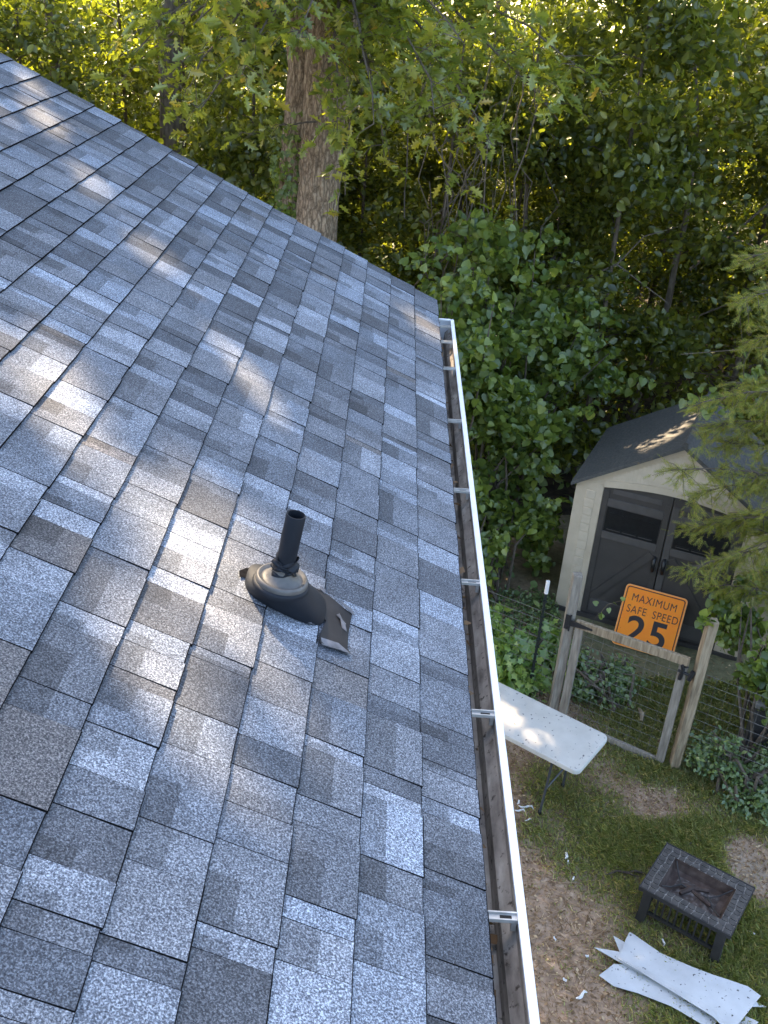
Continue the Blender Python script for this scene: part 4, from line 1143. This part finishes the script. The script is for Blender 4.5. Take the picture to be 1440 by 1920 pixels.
# boughs with lobed leaves on twigs
twigs = MB(); LP = []; LA = []
def bough(a, b, sag, r0, ntw, tl, dens):
    a = Vector(a); b = Vector(b); pts = []
    for i in range(9):
        t = i/8; pts.append(a.lerp(b, t) + Vector((rnd.uniform(-.05,.05), rnd.uniform(-.05,.05), sag*math.sin(t*math.pi)*.5 + rnd.uniform(-.03,.03))))
    twigs.tube(pts, [r0*(1-.85*i/8) for i in range(9)], 5)
    for i in range(ntw):
        t = rnd.uniform(.12, 1.0); k = min(int(t*8), 7); p = pts[k].lerp(pts[k+1], t*8-k)
        d = Vector((rnd.gauss(0, 1), rnd.gauss(-.2, 1), rnd.gauss(-.05, .45))).normalized()*tl*rnd.uniform(.5, 1.2) + (b-a).normalized()*tl*.4
        q1 = p + d*.5 + Vector((0, 0, .04)); q2 = p + d + Vector((0, 0, -.05))
        twigs.tube([p, q1, q2], [.006, .004, .002], 3, caps=False)
        m = int(dens*rnd.uniform(.7, 1.3))
        for j in range(m):
            u = rnd.uniform(.15, 1.0)**.7
            c = p.lerp(q1, u*2) if u < .5 else q1.lerp(q2, u*2-1)
            LP.append((c.x+rnd.gauss(0,.03), c.y+rnd.gauss(0,.03), c.z+rnd.gauss(0,.025))); LA.append(tuple(d.normalized()*.7))
T0 = (-1.05, 11.9, 6.6)
for b, sg, n_ in (((-2.3,9.9,5.35), .5, 34), ((-1.7,9.6,5.55), .5, 34), ((-1.2,9.4,5.9), .4, 30), ((-0.5,9.5,5.25), .6, 36), ((0.1,9.6,5.35), .5, 36), ((0.7,9.9,5.0), .6, 36), ((0.35,10.3,4.6), .5, 30), ((-0.35,10.6,4.75), .4, 26),
                  ((-2.9,10.4,5.6), .5, 34), ((-3.3,11.2,5.2), .5, 30), ((-2.4,10.9,4.9), .4, 26), ((1.3,10.4,5.3), .5, 34), ((1.6,10.8,5.7), .4, 30), ((-0.9,10.0,5.1), .4, 22), ((0.2,9.0,6.0), .4, 26), ((-2.0,9.0,6.0), .4, 26), ((-0.75,10.8,4.35), .3, 14)):
    bough(T0, b, sg, .03, n_, .34, 9)
bough((-1.2,11.8,4.9), (-1.95,11.3,4.75), .1, .012, 6, .22, 6)
twigs.build('branch', M_TWIG, oak)
LP = np.array(LP); LA = np.array(LA)
leaf_cloud('foliage', LP, .135, 'oak', M_OAKLEAF, oak, up=1.3, droop=.25, axis=LA)
# ivy climbing the left stem
n_ = 700; zz = rng.uniform(3.2, 5.0, n_); aa = rng.uniform(-2.6, -0.5, n_)
IV = np.stack([-1.50 + .245*np.cos(aa), 12.14 + .245*np.sin(aa), zz], 1)
IV = IV[rng.random(n_) < np.clip((5.1-zz)/1.2, 0.1, 1)]
leaf_cloud('ivy', IV, .07, 'ivy', M_VINE, oak, up=.3, face=np.array([0, -1.2, 0]), droop=.5)
# high crown
CC = ball(190, (-2.6, 12.0, 13.2), (5.4, 5.2, 5.6), .2)
CC = CC[CC[:, 2] > 7.6]
leaf_cloud('crown', open_gaps(clump_points(CC, 260, .55)), .24, 'dia', M_CANOPY, oak)

# ------------------------------------------------------------------ tall woodland trees
SHARE = {}
def tall_tree(x, y, h, r, tr, label, dens=1.0, zl=None, lean=(0, 0), ncl=70, name='woodland_tree', zlow=8.0):
    t = empty(name, (x, y, 0), label=label, cat='tree', group='tall trees: ' + label)
    bark_column([(x, y, -.1), (x+lean[0]*.25, y+lean[1]*.25, h*.25), (x+lean[0]*.5, y+lean[1]*.5, h*.5), (x+lean[0], y+lean[1], h*.9)], [tr*1.35, tr, tr*.8, tr*.25], 14, 'trunk', M_BARK2, t, .08, rnd.randint(0, 50))
    c = ball(ncl, (x+lean[0]*.7, y+lean[1]*.7, h*.72), (r, r, h*.26), .15)
    c = c[c[:, 2] > (zl or zlow)]
    leaf_cloud('crown', open_gaps(clump_points(c, int(170*dens), .6)), .27, 'dia', M_CANOPY, t)
    return t
TT = [(-3.72, 16.0, 17, 4.6, .17, 'brown trunked tree in the wood, left of the large oak'), (-3.2, 18.2, 16, 4.2, .13, 'dark trunked tree just behind the brown one left of the oak'),
      (-5.0, 14.6, 20, 4.4, .07, 'thin dark sapling trunk near the upper left roof edge'), (-8.2, 12.5, 21, 5.2, .2, ''), (-11, 17, 22, 5.4, .2, ''), (-7.2, 19, 21, 5.0, .2, ''),
      (0.6, 19.5, 18, 5.0, .16, ''), (-1.8, 24, 19, 5.2, .2, ''), (4.6, 22.5, 18, 5, .16, ''), (8.6, 18.5, 17, 4.8, .18, ''), (-12, 24, 19, 5.5, .22, ''), (-6.5, 26, 19, 5.5, .2, ''), (7.2, 28, 19, 5.5, .2, ''), (2.2, 29, 18, 5, .18, ''), (-14.5, 13, 18, 5.2, .2, ''), (12.5, 23, 18, 5.2, .2, '')]
for x, y, h, r, tr, lb in TT:
    tall_tree(x, y, h, r, tr, lb or 'tall tree deep in the wood %s, trunk among the saplings' % ('beyond the upper left roof edge' if x < -6.8 else 'behind the oak' if x < 1 else 'above the shed' if x < 6 else 'at the upper right'), dens=(.12 if y > 23 else (.45 if x > 3 else .7 if (x > -3.5 and y > 17) else 1.25)), zl=(13.0 if x < -6 and y > 16 else 11.0 if y > 19 else None), ncl=(120 if x < 1 and y < 20 else 70))  # unseen crowns: density and height set to shade the roof and light the wood
# slim leaning tree behind the shed
sl_t = empty('slim_tree', (3.9, 14.4, 0), label='slim pale-barked tree leaning right, rising behind the shed', cat='tree')
bark_column([(3.50,14.0,-.1), (3.56,14.0,.6), (3.70,14.0,1.6), (3.80,14.0,2.3), (3.78,14.0,3.1), (3.80,14.0,3.7), (3.70,14.0,4.9), (3.35,14.1,6.3), (3.1,14.2,8.5), (3.2,14.4,11.5)], [.075,.065,.055,.05,.044,.038,.026,.018,.014,.008], 14, 'trunk', M_BARK2, sl_t, .05, 3)
c = ball(40, (4.2, 14.3, 10.5), (3, 3, 2.4), .15)
leaf_cloud('crown', open_gaps(clump_points(c, 130, .55)), .26, 'dia', M_CANOPY, sl_t)
mb = MB(); mb.tube([(4.0,14.0,3.0), (4.5,13.9,3.6), (5.3,13.8,4.6)], [.025,.018,.008], 6); mb.tube([(4.0,14.0,2.2), (4.6,13.6,2.7), (5.2,13.2,2.5)], [.018,.012,.006], 5); mb.build('branch', M_BARK2, sl_t)

# ------------------------------------------------------------------ understory: three kinds of sapling, copied through the wood
def sapling_meshes(seed, h, r, leaf, n, kind, mat):
    r2 = random.Random(seed)
    mb = MB(); cl = []
    top_ = Vector((r2.uniform(-.3,.3), r2.uniform(-.3,.3), h))
    mb.tube([(0,0,-.1), (r2.uniform(-.1,.1), r2.uniform(-.1,.1), h*.3), (top_.x*.6, top_.y*.6, h*.65), top_], [.05,.04,.028,.01], 7)
    for i in range(26):
        z = h*r2.uniform(.06, .98); a = r2.uniform(0, 6.28); l = r*r2.uniform(.5, 1.0)*(1.05-.45*z/h)
        b = Vector((top_.x*z/h*.7, top_.y*z/h*.7, z)); e = b + Vector((math.cos(a)*l, math.sin(a)*l, r2.uniform(-.25,.35)))
        m_ = b.lerp(e, .5)+Vector((0,0,.12))
        mb.tube([b, m_, e], [.014,.009,.004], 4, caps=False)
        for q in range(5): cl.append(tuple(m_.lerp(e, q/4*1.1-.1)))
    st_ = mb.build('stem', M_TWIG, None)
    P = clump_points(np.array(cl), max(1, n//len(cl)), .26, .5)
    P = P[P[:, 2] > .05]
    lf = leaf_cloud('crown', P, leaf, kind, mat, None, up=.9, droop=.3)
    return st_, lf
KINDS = [sapling_meshes(1, 6.2, 1.7, .105, 9500, 'ova', M_WOODLEAF), sapling_meshes(2, 5.2, 1.5, .085, 11000, 'ova', M_WOODLEAF), sapling_meshes(3, 6.8, 1.6, .115, 8000, 'ova', M_WOODLEAF)]
def sapling(x, y, k, sc, rot):
    zone = ('in the upper left corner' if x < -4.2 else 'left of the large oak' if x < -1.9 else 'behind the large oak' if x < 0.3 else 'right of the large oak' if x < 2.6 else 'above the shed' if x < 5.6 else 'towards the upper right corner')
    row = 'front row' if y < 16.2 else 'middle row' if y < 21 else 'back row'
    t = empty('understory_tree', (x, y, 0), label='leafy understory tree %s, %s of the wood' % (zone, row), cat='tree', group='understory trees %s, %s' % (zone, row))
    t.rotation_euler = (0, 0, rot); t.scale = (sc, sc, sc*rnd.uniform(.9, 1.1))
    for o in KINDS[k]:
        c = o.copy(); COL.objects.link(c); c.parent = t
SP = []
for j, yy in enumerate((13.6, 15.4, 17.4, 19.6, 22.2, 25.2, 28.6)):
    nx = 9 if j < 3 else 11
    wl = -2.5 - yy*.32; wr = 1.0 + yy*.36
    for i in range(nx):
        x = wl + (wr-wl)*(i+rnd.uniform(.1,.9))/nx; y = yy + rnd.uniform(-.8,.8)
        if -2.2 < x < 0.4 and y < 14.8: continue
        if y < 15.9 and abs(x + 0.28 + (y+.34)*.2106) < .75: continue
        if 1.6 < x < 5.5 and y < 13.2: continue
        if 3.0 < x < 5.0 and y < 15.2: continue
        SP.append((x, y))
SP += [(2.7, 13.0), (4.75, 13.1), (5.9, 12.6), (7.0, 13.3), (1.7, 13.9), (6.6, 11.2), (9.4, 16.6), (10.4, 19.2), (8.4, 14.9), (11.2, 22.0)]
for i, (x, y) in enumerate(SP):
    sapling(x, y, i % 3, rnd.uniform(.78, 1.12), rnd.uniform(0, 6.28))
for st_, lf in KINDS:
    bpy.data.objects.remove(st_); bpy.data.objects.remove(lf)

# ------------------------------------------------------------------ vine-clad shrubs between the gutter and the shed
def shrub(name, lobes, n, leaf, kind, mat, label, base, group='shrubs between the house and the shed', up=.9, face=(0, -.5, 0), cat='shrub', droop=.5):
    t = empty(name, base, label=label, cat=cat, group=group)
    P = []; tot = sum(l[3]*l[4] for l in lobes)
    for x, y, z, rx_, rz_ in lobes:
        m = int(n*rx_*rz_/tot)
        sub = ball(9, (x, y, z), (rx_*.8, rx_*.8, rz_*.8), .5)          # ragged sub-lobes of unequal size
        for q in sub:
            f = rng.uniform(.25, .6); mm = int(m/9*(f/.42)**2)
            c = ball(max(4, mm//22), q, (rx_*f, rx_*f, rz_*f*.8), .35)
            P.append(clump_points(c, 22, .10*max(rx_, .6), .6))
        for q in range(int(5*rx_)):                                      # runners hanging out
            a = rng.uniform(0, 6.28); st = np.array([x+math.cos(a)*rx_, y+math.sin(a)*rx_, z+rng.uniform(-.3, .9)*rz_])
            t_ = np.linspace(0, 1, 14)[:, None]
            P.append(st + t_*np.array([math.cos(a)*.35, math.sin(a)*.35, -rng.uniform(-.2, .5)]) + rng.normal(size=(14, 3))*.03)
    P = np.concatenate(P); P = P[P[:, 2] > .02]
    leaf_cloud('foliage', P, leaf, kind, mat, t, up=up, face=np.array(face), droop=droop)
    mb = MB()
    for x, y, z, rx_, rz_ in lobes:
        for i in range(5):
            e = Vector((x+rnd.uniform(-.6,.6)*rx_, y+rnd.uniform(-.6,.6)*rx_, z+rnd.uniform(-.2,.6)*rz_))
            b = Vector((base[0]+rnd.uniform(-.3,.3), base[1]+rnd.uniform(-.3,.3), 0))
            mb.tube([b, b.lerp(e, .5)+Vector((rnd.uniform(-.2,.2), rnd.uniform(-.2,.2), .2)), e], [.022,.014,.005], 5, caps=False)
    mb.build('stem', M_TWIG, t)
    return t
shrub('vine_clad_shrub', [(0.35,10.7,2.9,.95,1.1), (0.75,10.5,2.1,.85,.9), (-0.1,10.9,2.2,.9,1.2)], 5200, .085, 'heart', M_VINE, 'tall vine-clad shrub just past the far end of the gutter', (0.4, 10.8, 0))
shrub('vine_clad_shrub', [(1.15,10.7,1.75,.75,.75), (1.55,10.9,1.5,.55,.6), (0.9,10.3,1.1,.7,.7)], 4200, .085, 'heart', M_VINE, 'rounded vine-clad shrub left of the shed, mid height', (1.2, 10.7, 0))
shrub('vine_clad_shrub', [(1.15,10.0,.75,.6,.55), (1.6,10.2,.7,.45,.5), (0.7,9.6,.6,.55,.5)], 3000, .075, 'heart', M_VINE, 'low vine-clad shrub hugging the left wall of the shed', (1.2, 9.9, 0))
shrub('vine_clad_shrub', [(0.9,11.6,3.2,1.0,1.0), (1.7,11.9,2.6,.8,1.0), (2.2,12.2,2.0,.7,1.0)], 4200, .09, 'heart', M_VINE, 'dark vine-clad shrub rising behind the rounded one', (1.4, 11.8, 0))
shrub('ivy_patch', [(1.25,8.35,.22,.42,.3), (1.55,8.6,.2,.38,.25), (0.95,8.6,.25,.4,.3), (1.35,8.0,.3,.3,.42)], 2300, .085, 'ivy', M_IVY, 'bright ivy patch climbing the fence left of the gate', (1.25, 8.3, 0), cat='ivy', group='ivy and vines round the gate')
shrub('ivy_patch', [(2.15,7.95,.18,.30,.24), (2.4,8.2,.16,.28,.2), (1.95,8.3,.2,.25,.25)], 1300, .05, 'ova', M_COVER, 'low dark green bush behind the gate mesh', (2.2, 8.1, 0), cat='bush', group='ivy and vines round the gate')
shrub('ivy_patch', [(3.15,6.95,.25,.32,.32), (3.5,6.85,.22,.34,.28), (3.9,6.8,.3,.38,.4), (3.35,6.6,.1,.28,.14), (3.7,6.5,.12,.3,.16)], 3000, .045, 'ova', M_COVER, 'dense dark ground cover spilling under the fence right of the gate', (3.4, 6.8, 0), cat='ground cover', group='ivy and vines round the gate')
shrub('ivy_patch', [(3.72,7.0,.75,.22,.4), (3.55,7.45,.95,.22,.25), (4.0,7.1,.6,.3,.4), (3.6,8.3,1.0,.25,.5)], 520, .07, 'heart', M_VINE, 'loose large-leaved vine over the grey box at the right edge', (3.7, 7.2, 0), cat='vine', group='ivy and vines round the gate')
mb = MB()


# ------------------------------------------------------------------ red cedar reaching in from the right
ced = empty('cedar_tree', (4.45, 8.1, 0), label='feathery cedar hanging over the right side of the shed', cat='tree')
bark_column([(4.45,8.1,-.1), (4.42,8.1,1.5), (4.40,8.12,3.2), (4.42,8.1,5.6), (4.4,8.1,7.2)], [.17,.14,.11,.06,.02], 14, 'trunk', M_BARK2, ced, .1, 8)
mb = MB(); CP = []; CA = []
def cedar_bough(e, n):
    e = Vector(e); b = Vector((4.42, 8.1, max(.5, e.z-rnd.uniform(-.2, .5))))
    pts = [b.lerp(e, t) + Vector((rnd.uniform(-.03,.03), rnd.uniform(-.03,.03), .22*math.sin(t*math.pi))) for t in (0, .2, .4, .6, .8, 1)]
    mb.tube(pts, [.022,.018,.014,.010,.007,.003], 5)
    d0 = (e-b).normalized()
    for i in range(n):
        t = rnd.uniform(.22, 1.0); k = min(int(t*5), 4); p = pts[k].lerp(pts[k+1], t*5-k)
        d = (d0*.6 + Vector((rnd.gauss(0,.7), rnd.gauss(-.1,.7), rnd.gauss(-.35,.35)))).normalized()
        l = rnd.uniform(.10, .26)
        q = p + d*l + Vector((0,0,-.05))
        mb.tube([p, p.lerp(q,.5)+Vector((0,0,.015)), q], [.004,.003,.0015], 3, caps=False)
        for j in range(10):
            c = p.lerp(q, rnd.uniform(.1, 1.05)); CP.append((c.x+rnd.gauss(0,.012), c.y+rnd.gauss(0,.012), c.z+rnd.gauss(0,.012)))
            f = (d*.9 + Vector((rnd.gauss(0,.5), rnd.gauss(0,.5), rnd.gauss(-.15,.35)))).normalized(); CA.append(tuple(f))
CE = [(2.41, 8.05, 2.66), (2.75, 8.3, 2.28), (2.96, 8.55, 1.8), (2.92, 8.05, 1.67), (3.26, 8.3, 1.29), (2.73, 8.55, 2.89), (2.64, 8.05, 3.37), (2.91, 8.3, 3.44), (3.03, 8.55, 3.76), (2.71, 8.05, 4.29), (2.8, 8.3, 4.59), (3.02, 8.55, 2.75), (3.07, 8.05, 2.55), (3.5, 8.3, 1.93), (3.63, 8.55, 1.28), (3.22, 8.05, 2.94), (3.22, 8.3, 3.26), (3.27, 8.55, 1.89)]
for e in CE: cedar_bough(e, 60)
for i in range(13):
    cedar_bough((rnd.uniform(3.2, 3.8), rnd.uniform(7.7, 8.7), rnd.uniform(1.1, 4.6)), 34)
for i in range(26):
    a = rnd.uniform(0, 6.28); z = rnd.uniform(1.2, 6.8); l = 1.5*(1.05-z/8)
    cedar_bough((4.42+math.cos(a)*l, 8.1+math.sin(a)*l, z-.2), 26)
mb.build('branch', M_TWIG, ced)
CP = np.array(CP); CA = unit(np.array(CA)); N = len(CP)
# each spray: a stem sliver with side slivers, all real thin faces
tv = [(-.02,0,0),(.02,0,0),(0,1,0)]; tf = [(0,1,2)]
for q in range(5):
    y0 = .12+.16*q
    for sgn in (-1, 1):
        k = len(tv); tv += [(0,y0,0),(sgn*.02,y0+.09,.0),(sgn*(.30-.03*q),y0+.26,.06)]; tf.append((k,k+1,k+2))
T = np.array(tv)
n = rng.normal(size=(N,3)); n[:,2] += .6; n = unit(n - CA*(n*CA).sum(1,keepdims=True)); x = np.cross(CA, n)
sz = rng.uniform(.055, .12, N)[:,None,None]
V = CP[:,None,:] + sz*(x[:,None,:]*T[None,:,0:1] + CA[:,None,:]*T[None,:,1:2] + n[:,None,:]*T[None,:,2:3])
np_mesh('foliage', V.reshape(-1,3), tf, N, M_CEDAR, ced)

# greenbrier trailing over the shed roof
vn = empty('greenbrier_vine', (4.1, 8.6, 0), label='round-leaved vine trailing over the cedar beside the shed roof', cat='vine', group='ivy and vines round the gate')
VP_ = [Vector(p) for p in [(2.7, 8.6, 3.06), (2.83, 8.6, 3.18), (2.97, 8.6, 3.24), (3.14, 8.6, 3.23), (3.21, 8.6, 3.37), (3.28, 8.6, 3.48), (2.95, 8.6, 3.11), (3.32, 8.6, 3.24), (3.22, 8.6, 3.02)]]
mb = MB()
mb.tube([(4.2,8.5,0), (4.2,8.55,1.8), (3.9,8.6,2.9), VP_[5], VP_[4], VP_[2], VP_[0]], [.012,.010,.008,.006,.005,.004,.002], 5)
mb.tube([VP_[5]+Vector((.3,.1,.25)), VP_[5]+Vector((-.2,.2,.12)), VP_[5]+Vector((-.7,.35,-.02))], [.008,.006,.003], 5)
mb.tube([VP_[3], VP_[3]+Vector((-.08,.0,.35)), VP_[3]+Vector((-.2,.05,.75))], [.004,.003,.002], 4)
mb.build('stem', M_TWIG, vn)
P = np.concatenate([clump_points(np.array([tuple(p) for p in VP_]), 9, .085, .7), np.array([tuple(VP_[5]+Vector((.02,.0,.08))), tuple(VP_[4]+Vector((-.02,0,.12))), tuple(VP_[3]+Vector((-.1,0,.4)))])])
leaf_cloud('foliage', P, .075, 'heart', M_VINE, vn, up=.7, face=np.array([0,-.8,.2]), droop=.4)

# leaf sprig on the latch post, shoots across the doors
sp = empty('vine_sprig', (2.72, 7.02, 1.72), label='sprig of round vine leaves draped over the top of the latch post', cat='vine', group='ivy and vines round the gate')
P = clump_points(np.array([(2.74,7.02,1.73), (2.70,6.99,1.70)]), 7, .05, .4)
leaf_cloud('foliage', P, .075, 'heart', M_VINE, sp, up=.8, face=np.array([0,-.6,0]))
mb = MB(); mb.tube([(2.86,7.15,.9), (2.84,7.05,1.4), (2.74,7.02,1.74), (2.68,6.98,1.70)], [.004,.004,.003,.002], 4); mb.build('stem', M_TWIG, sp)
sp = empty('vine_sprig', (2.0, 7.95, 0), label='thin leafy vine shoot standing between the hinge post and the doors', cat='vine', group='ivy and vines round the gate')
mb = MB(); pts = [(1.86,7.66,.95), (1.93,7.68,1.22), (2.02,7.66,1.40), (2.13,7.62,1.48)]; mb.tube([(1.80,7.7,0), (1.82,7.68,.6)] + pts, [.005,.005,.004,.004,.003,.002], 4); mb.build('stem', M_TWIG, sp)
leaf_cloud('foliage', np.array([(1.97,7.66,1.30), (2.03,7.66,1.36), (1.93,7.68,1.38), (2.06,7.64,1.44), (2.0,7.66,1.24), (2.12,7.62,1.49)]), .062, 'heart', M_VINE, sp, up=.5, face=np.array([0,-.9,0]))

# dry vine tangle hanging in the shade right of the oak
dv = empty('dry_vines', (0.5, 12.6, 0), label='tangle of brown dry vines hanging in the shade right of the oak', cat='vines')
mb = MB()
for i in range(34):
    x = rnd.uniform(.0, 1.5); y = rnd.uniform(11.9, 13.2); z = rnd.uniform(3.6, 6.2)
    pts = [Vector((x, y, z))]
    for j in range(6): pts.append(pts[-1] + Vector((rnd.gauss(0,.12), rnd.gauss(0,.12), -rnd.uniform(.15,.5))))
    mb.tube(pts, rnd.uniform(.004,.011), 4, caps=False)
mb.build('vine_stem', M_TWIG, dv)
for (a, b_, c_, lb) in (((1.5,12.9,2.6), (2.6,12.4,3.4), (3.3,12.2,3.0), 'thin bare branch crossing the dark wood above the shed'), ((5.4,12.5,.3), (5.2,12.3,2.4), (5.5,12.4,4.2), 'thin dead sapling standing in the dark wood above the shed roof')):
    mb = MB(); mb.tube([a, b_, c_], [.02,.015,.006], 6)
    mb.tube([b_, tuple(Vector(b_)+Vector((.3,.1,.35))), tuple(Vector(b_)+Vector((.7,.1,.5)))], [.01,.008,.003], 5)
    mb.build('bare_branch', M_TWIG, None, label=lb, cat='branch')

N = 700        # rotting leaves and needles in the gutter
P = np.stack([rng.uniform(GX0+.008, GX1-.03, N)*np.where(rng.random(N) < .75, .6, 1.0)-.01, rng.uniform(-0.5, GY1-.03, N), GB+.02+rng.uniform(0, .02, N)], 1)
leaf_cloud('gutter_leaves', P, .026, 'dia', M_LITTER, gutter, up=1.8, droop=0, vary=.6, kind='stuff')
# ------------------------------------------------------------------ grass, leaf litter and woodland floor cover
N = 330000
x = rng.uniform(.6, 5.2, N); y = rng.uniform(3.6, 8.4, N)
g = grass_mask(x, y)
keep = rng.random(N) < (g*0.95 + .05*(fbm(x*3, y*3, 6) > .5)) * (0.35 + 0.65*fbm(x*4, y*4, 12)*1.3)
x, y, g = x[keep], y[keep], g[keep]; N = len(x)
z = gz(x, y)
a = rng.uniform(0, 2*np.pi, N); hgt = rng.uniform(.018, .06, N)*(0.55+.65*g)*(0.6+.8*fbm(x*7, y*7, 40)); w = rng.uniform(.0024, .0052, N)
le = rng.uniform(.3, 1.2, N)*hgt; d = np.stack([np.cos(a), np.sin(a), 0*a], 1); sd = np.stack([-np.sin(a), np.cos(a), 0*a], 1)
B = np.stack([x, y, z-.004], 1); up_ = np.array([0,0,1.])
V = np.stack([B - sd*w[:,None], B + sd*w[:,None], B + d*(le*.35)[:,None] + up_*(hgt*.65)[:,None] + sd*(w*.7)[:,None], B + d*le[:,None] + up_*hgt[:,None], B + d*(le*.35)[:,None] + up_*(hgt*.65)[:,None] - sd*(w*.7)[:,None]], 1)
np_mesh('grass', V.reshape(-1,3), [(0,1,2,3,4)], N, M_GRASS, None, label='short green turf with thin patches around the fire pit', cat='grass', kind='stuff')
N = 26000
x = rng.uniform(.3, 5.0, N); y = rng.uniform(3.6, 9.2, N)
keep = rng.random(N) < (1-grass_mask(x, y))*.85 + .06
x, y = x[keep], y[keep]
P = np.stack([x, y, gz(x, y)+.006], 1)
leaf_cloud('leaf_litter', P, .027, 'dia', M_LITTER, None, up=4.0, droop=0, vary=.6, label='brown leaf litter scattered over the bare soil', cat='leaf litter', kind='stuff')
N = 26000       # pine straw and thin stalks
x = rng.uniform(.3, 5.0, N); y = rng.uniform(3.6, 9.4, N)
keep = rng.random(N) < (1-grass_mask(x, y))*.8 + .12
x, y = x[keep], y[keep]; N = len(x); a = rng.uniform(0, 6.28, N); l = rng.uniform(.03, .11, N); w = rng.uniform(.001, .0028, N)
d = np.stack([np.cos(a), np.sin(a), rng.uniform(-.12, .12, N)], 1); sd = np.stack([-np.sin(a), np.cos(a), 0*a], 1)
B = np.stack([x, y, gz(x, y)+.009], 1)
V = np.stack([B - sd*w[:,None], B + sd*w[:,None], B + d*(l*.55)[:,None] + sd*(w*2.2)[:,None], B + d*l[:,None]], 1)
np_mesh('pine_straw', V.reshape(-1,3), [(0,1,2,3)], N, M_LITTER, None, label='thin brown straw and stalks strewn over the yard soil', cat='straw', kind='stuff')
N = 9000
x = rng.uniform(-6, 9, N); y = rng.uniform(9.5, 24, N)
keep = ~((x > 1.9) & (x < 4.6) & (y < 10.6)) & (fbm(x*.8, y*.8, 15) > .42)
P = np.stack([x, y, rng.uniform(.0, .35, N)], 1)[keep]
leaf_cloud('woodland_floor_plants', P, .11, 'ova', M_COVER, None, up=1.2, droop=.2, label='dark low plants covering the floor of the wood', cat='undergrowth', kind='stuff')
N = 5200
x = rng.uniform(.7, 2.1, N); y = rng.uniform(8.0, 9.9, N)
keep = (x + (y-9.66)*.1 < 2.0) & (fbm(x*2, y*2, 18) > .38)
P = np.stack([x, y, rng.uniform(.0, .12, N)], 1)[keep]
leaf_cloud('fence_line_cover', P, .045, 'ova', M_COVER, None, up=1.2, droop=.2, label='low dark ground cover between the fence and the left shrubs', cat='ground cover', kind='stuff')
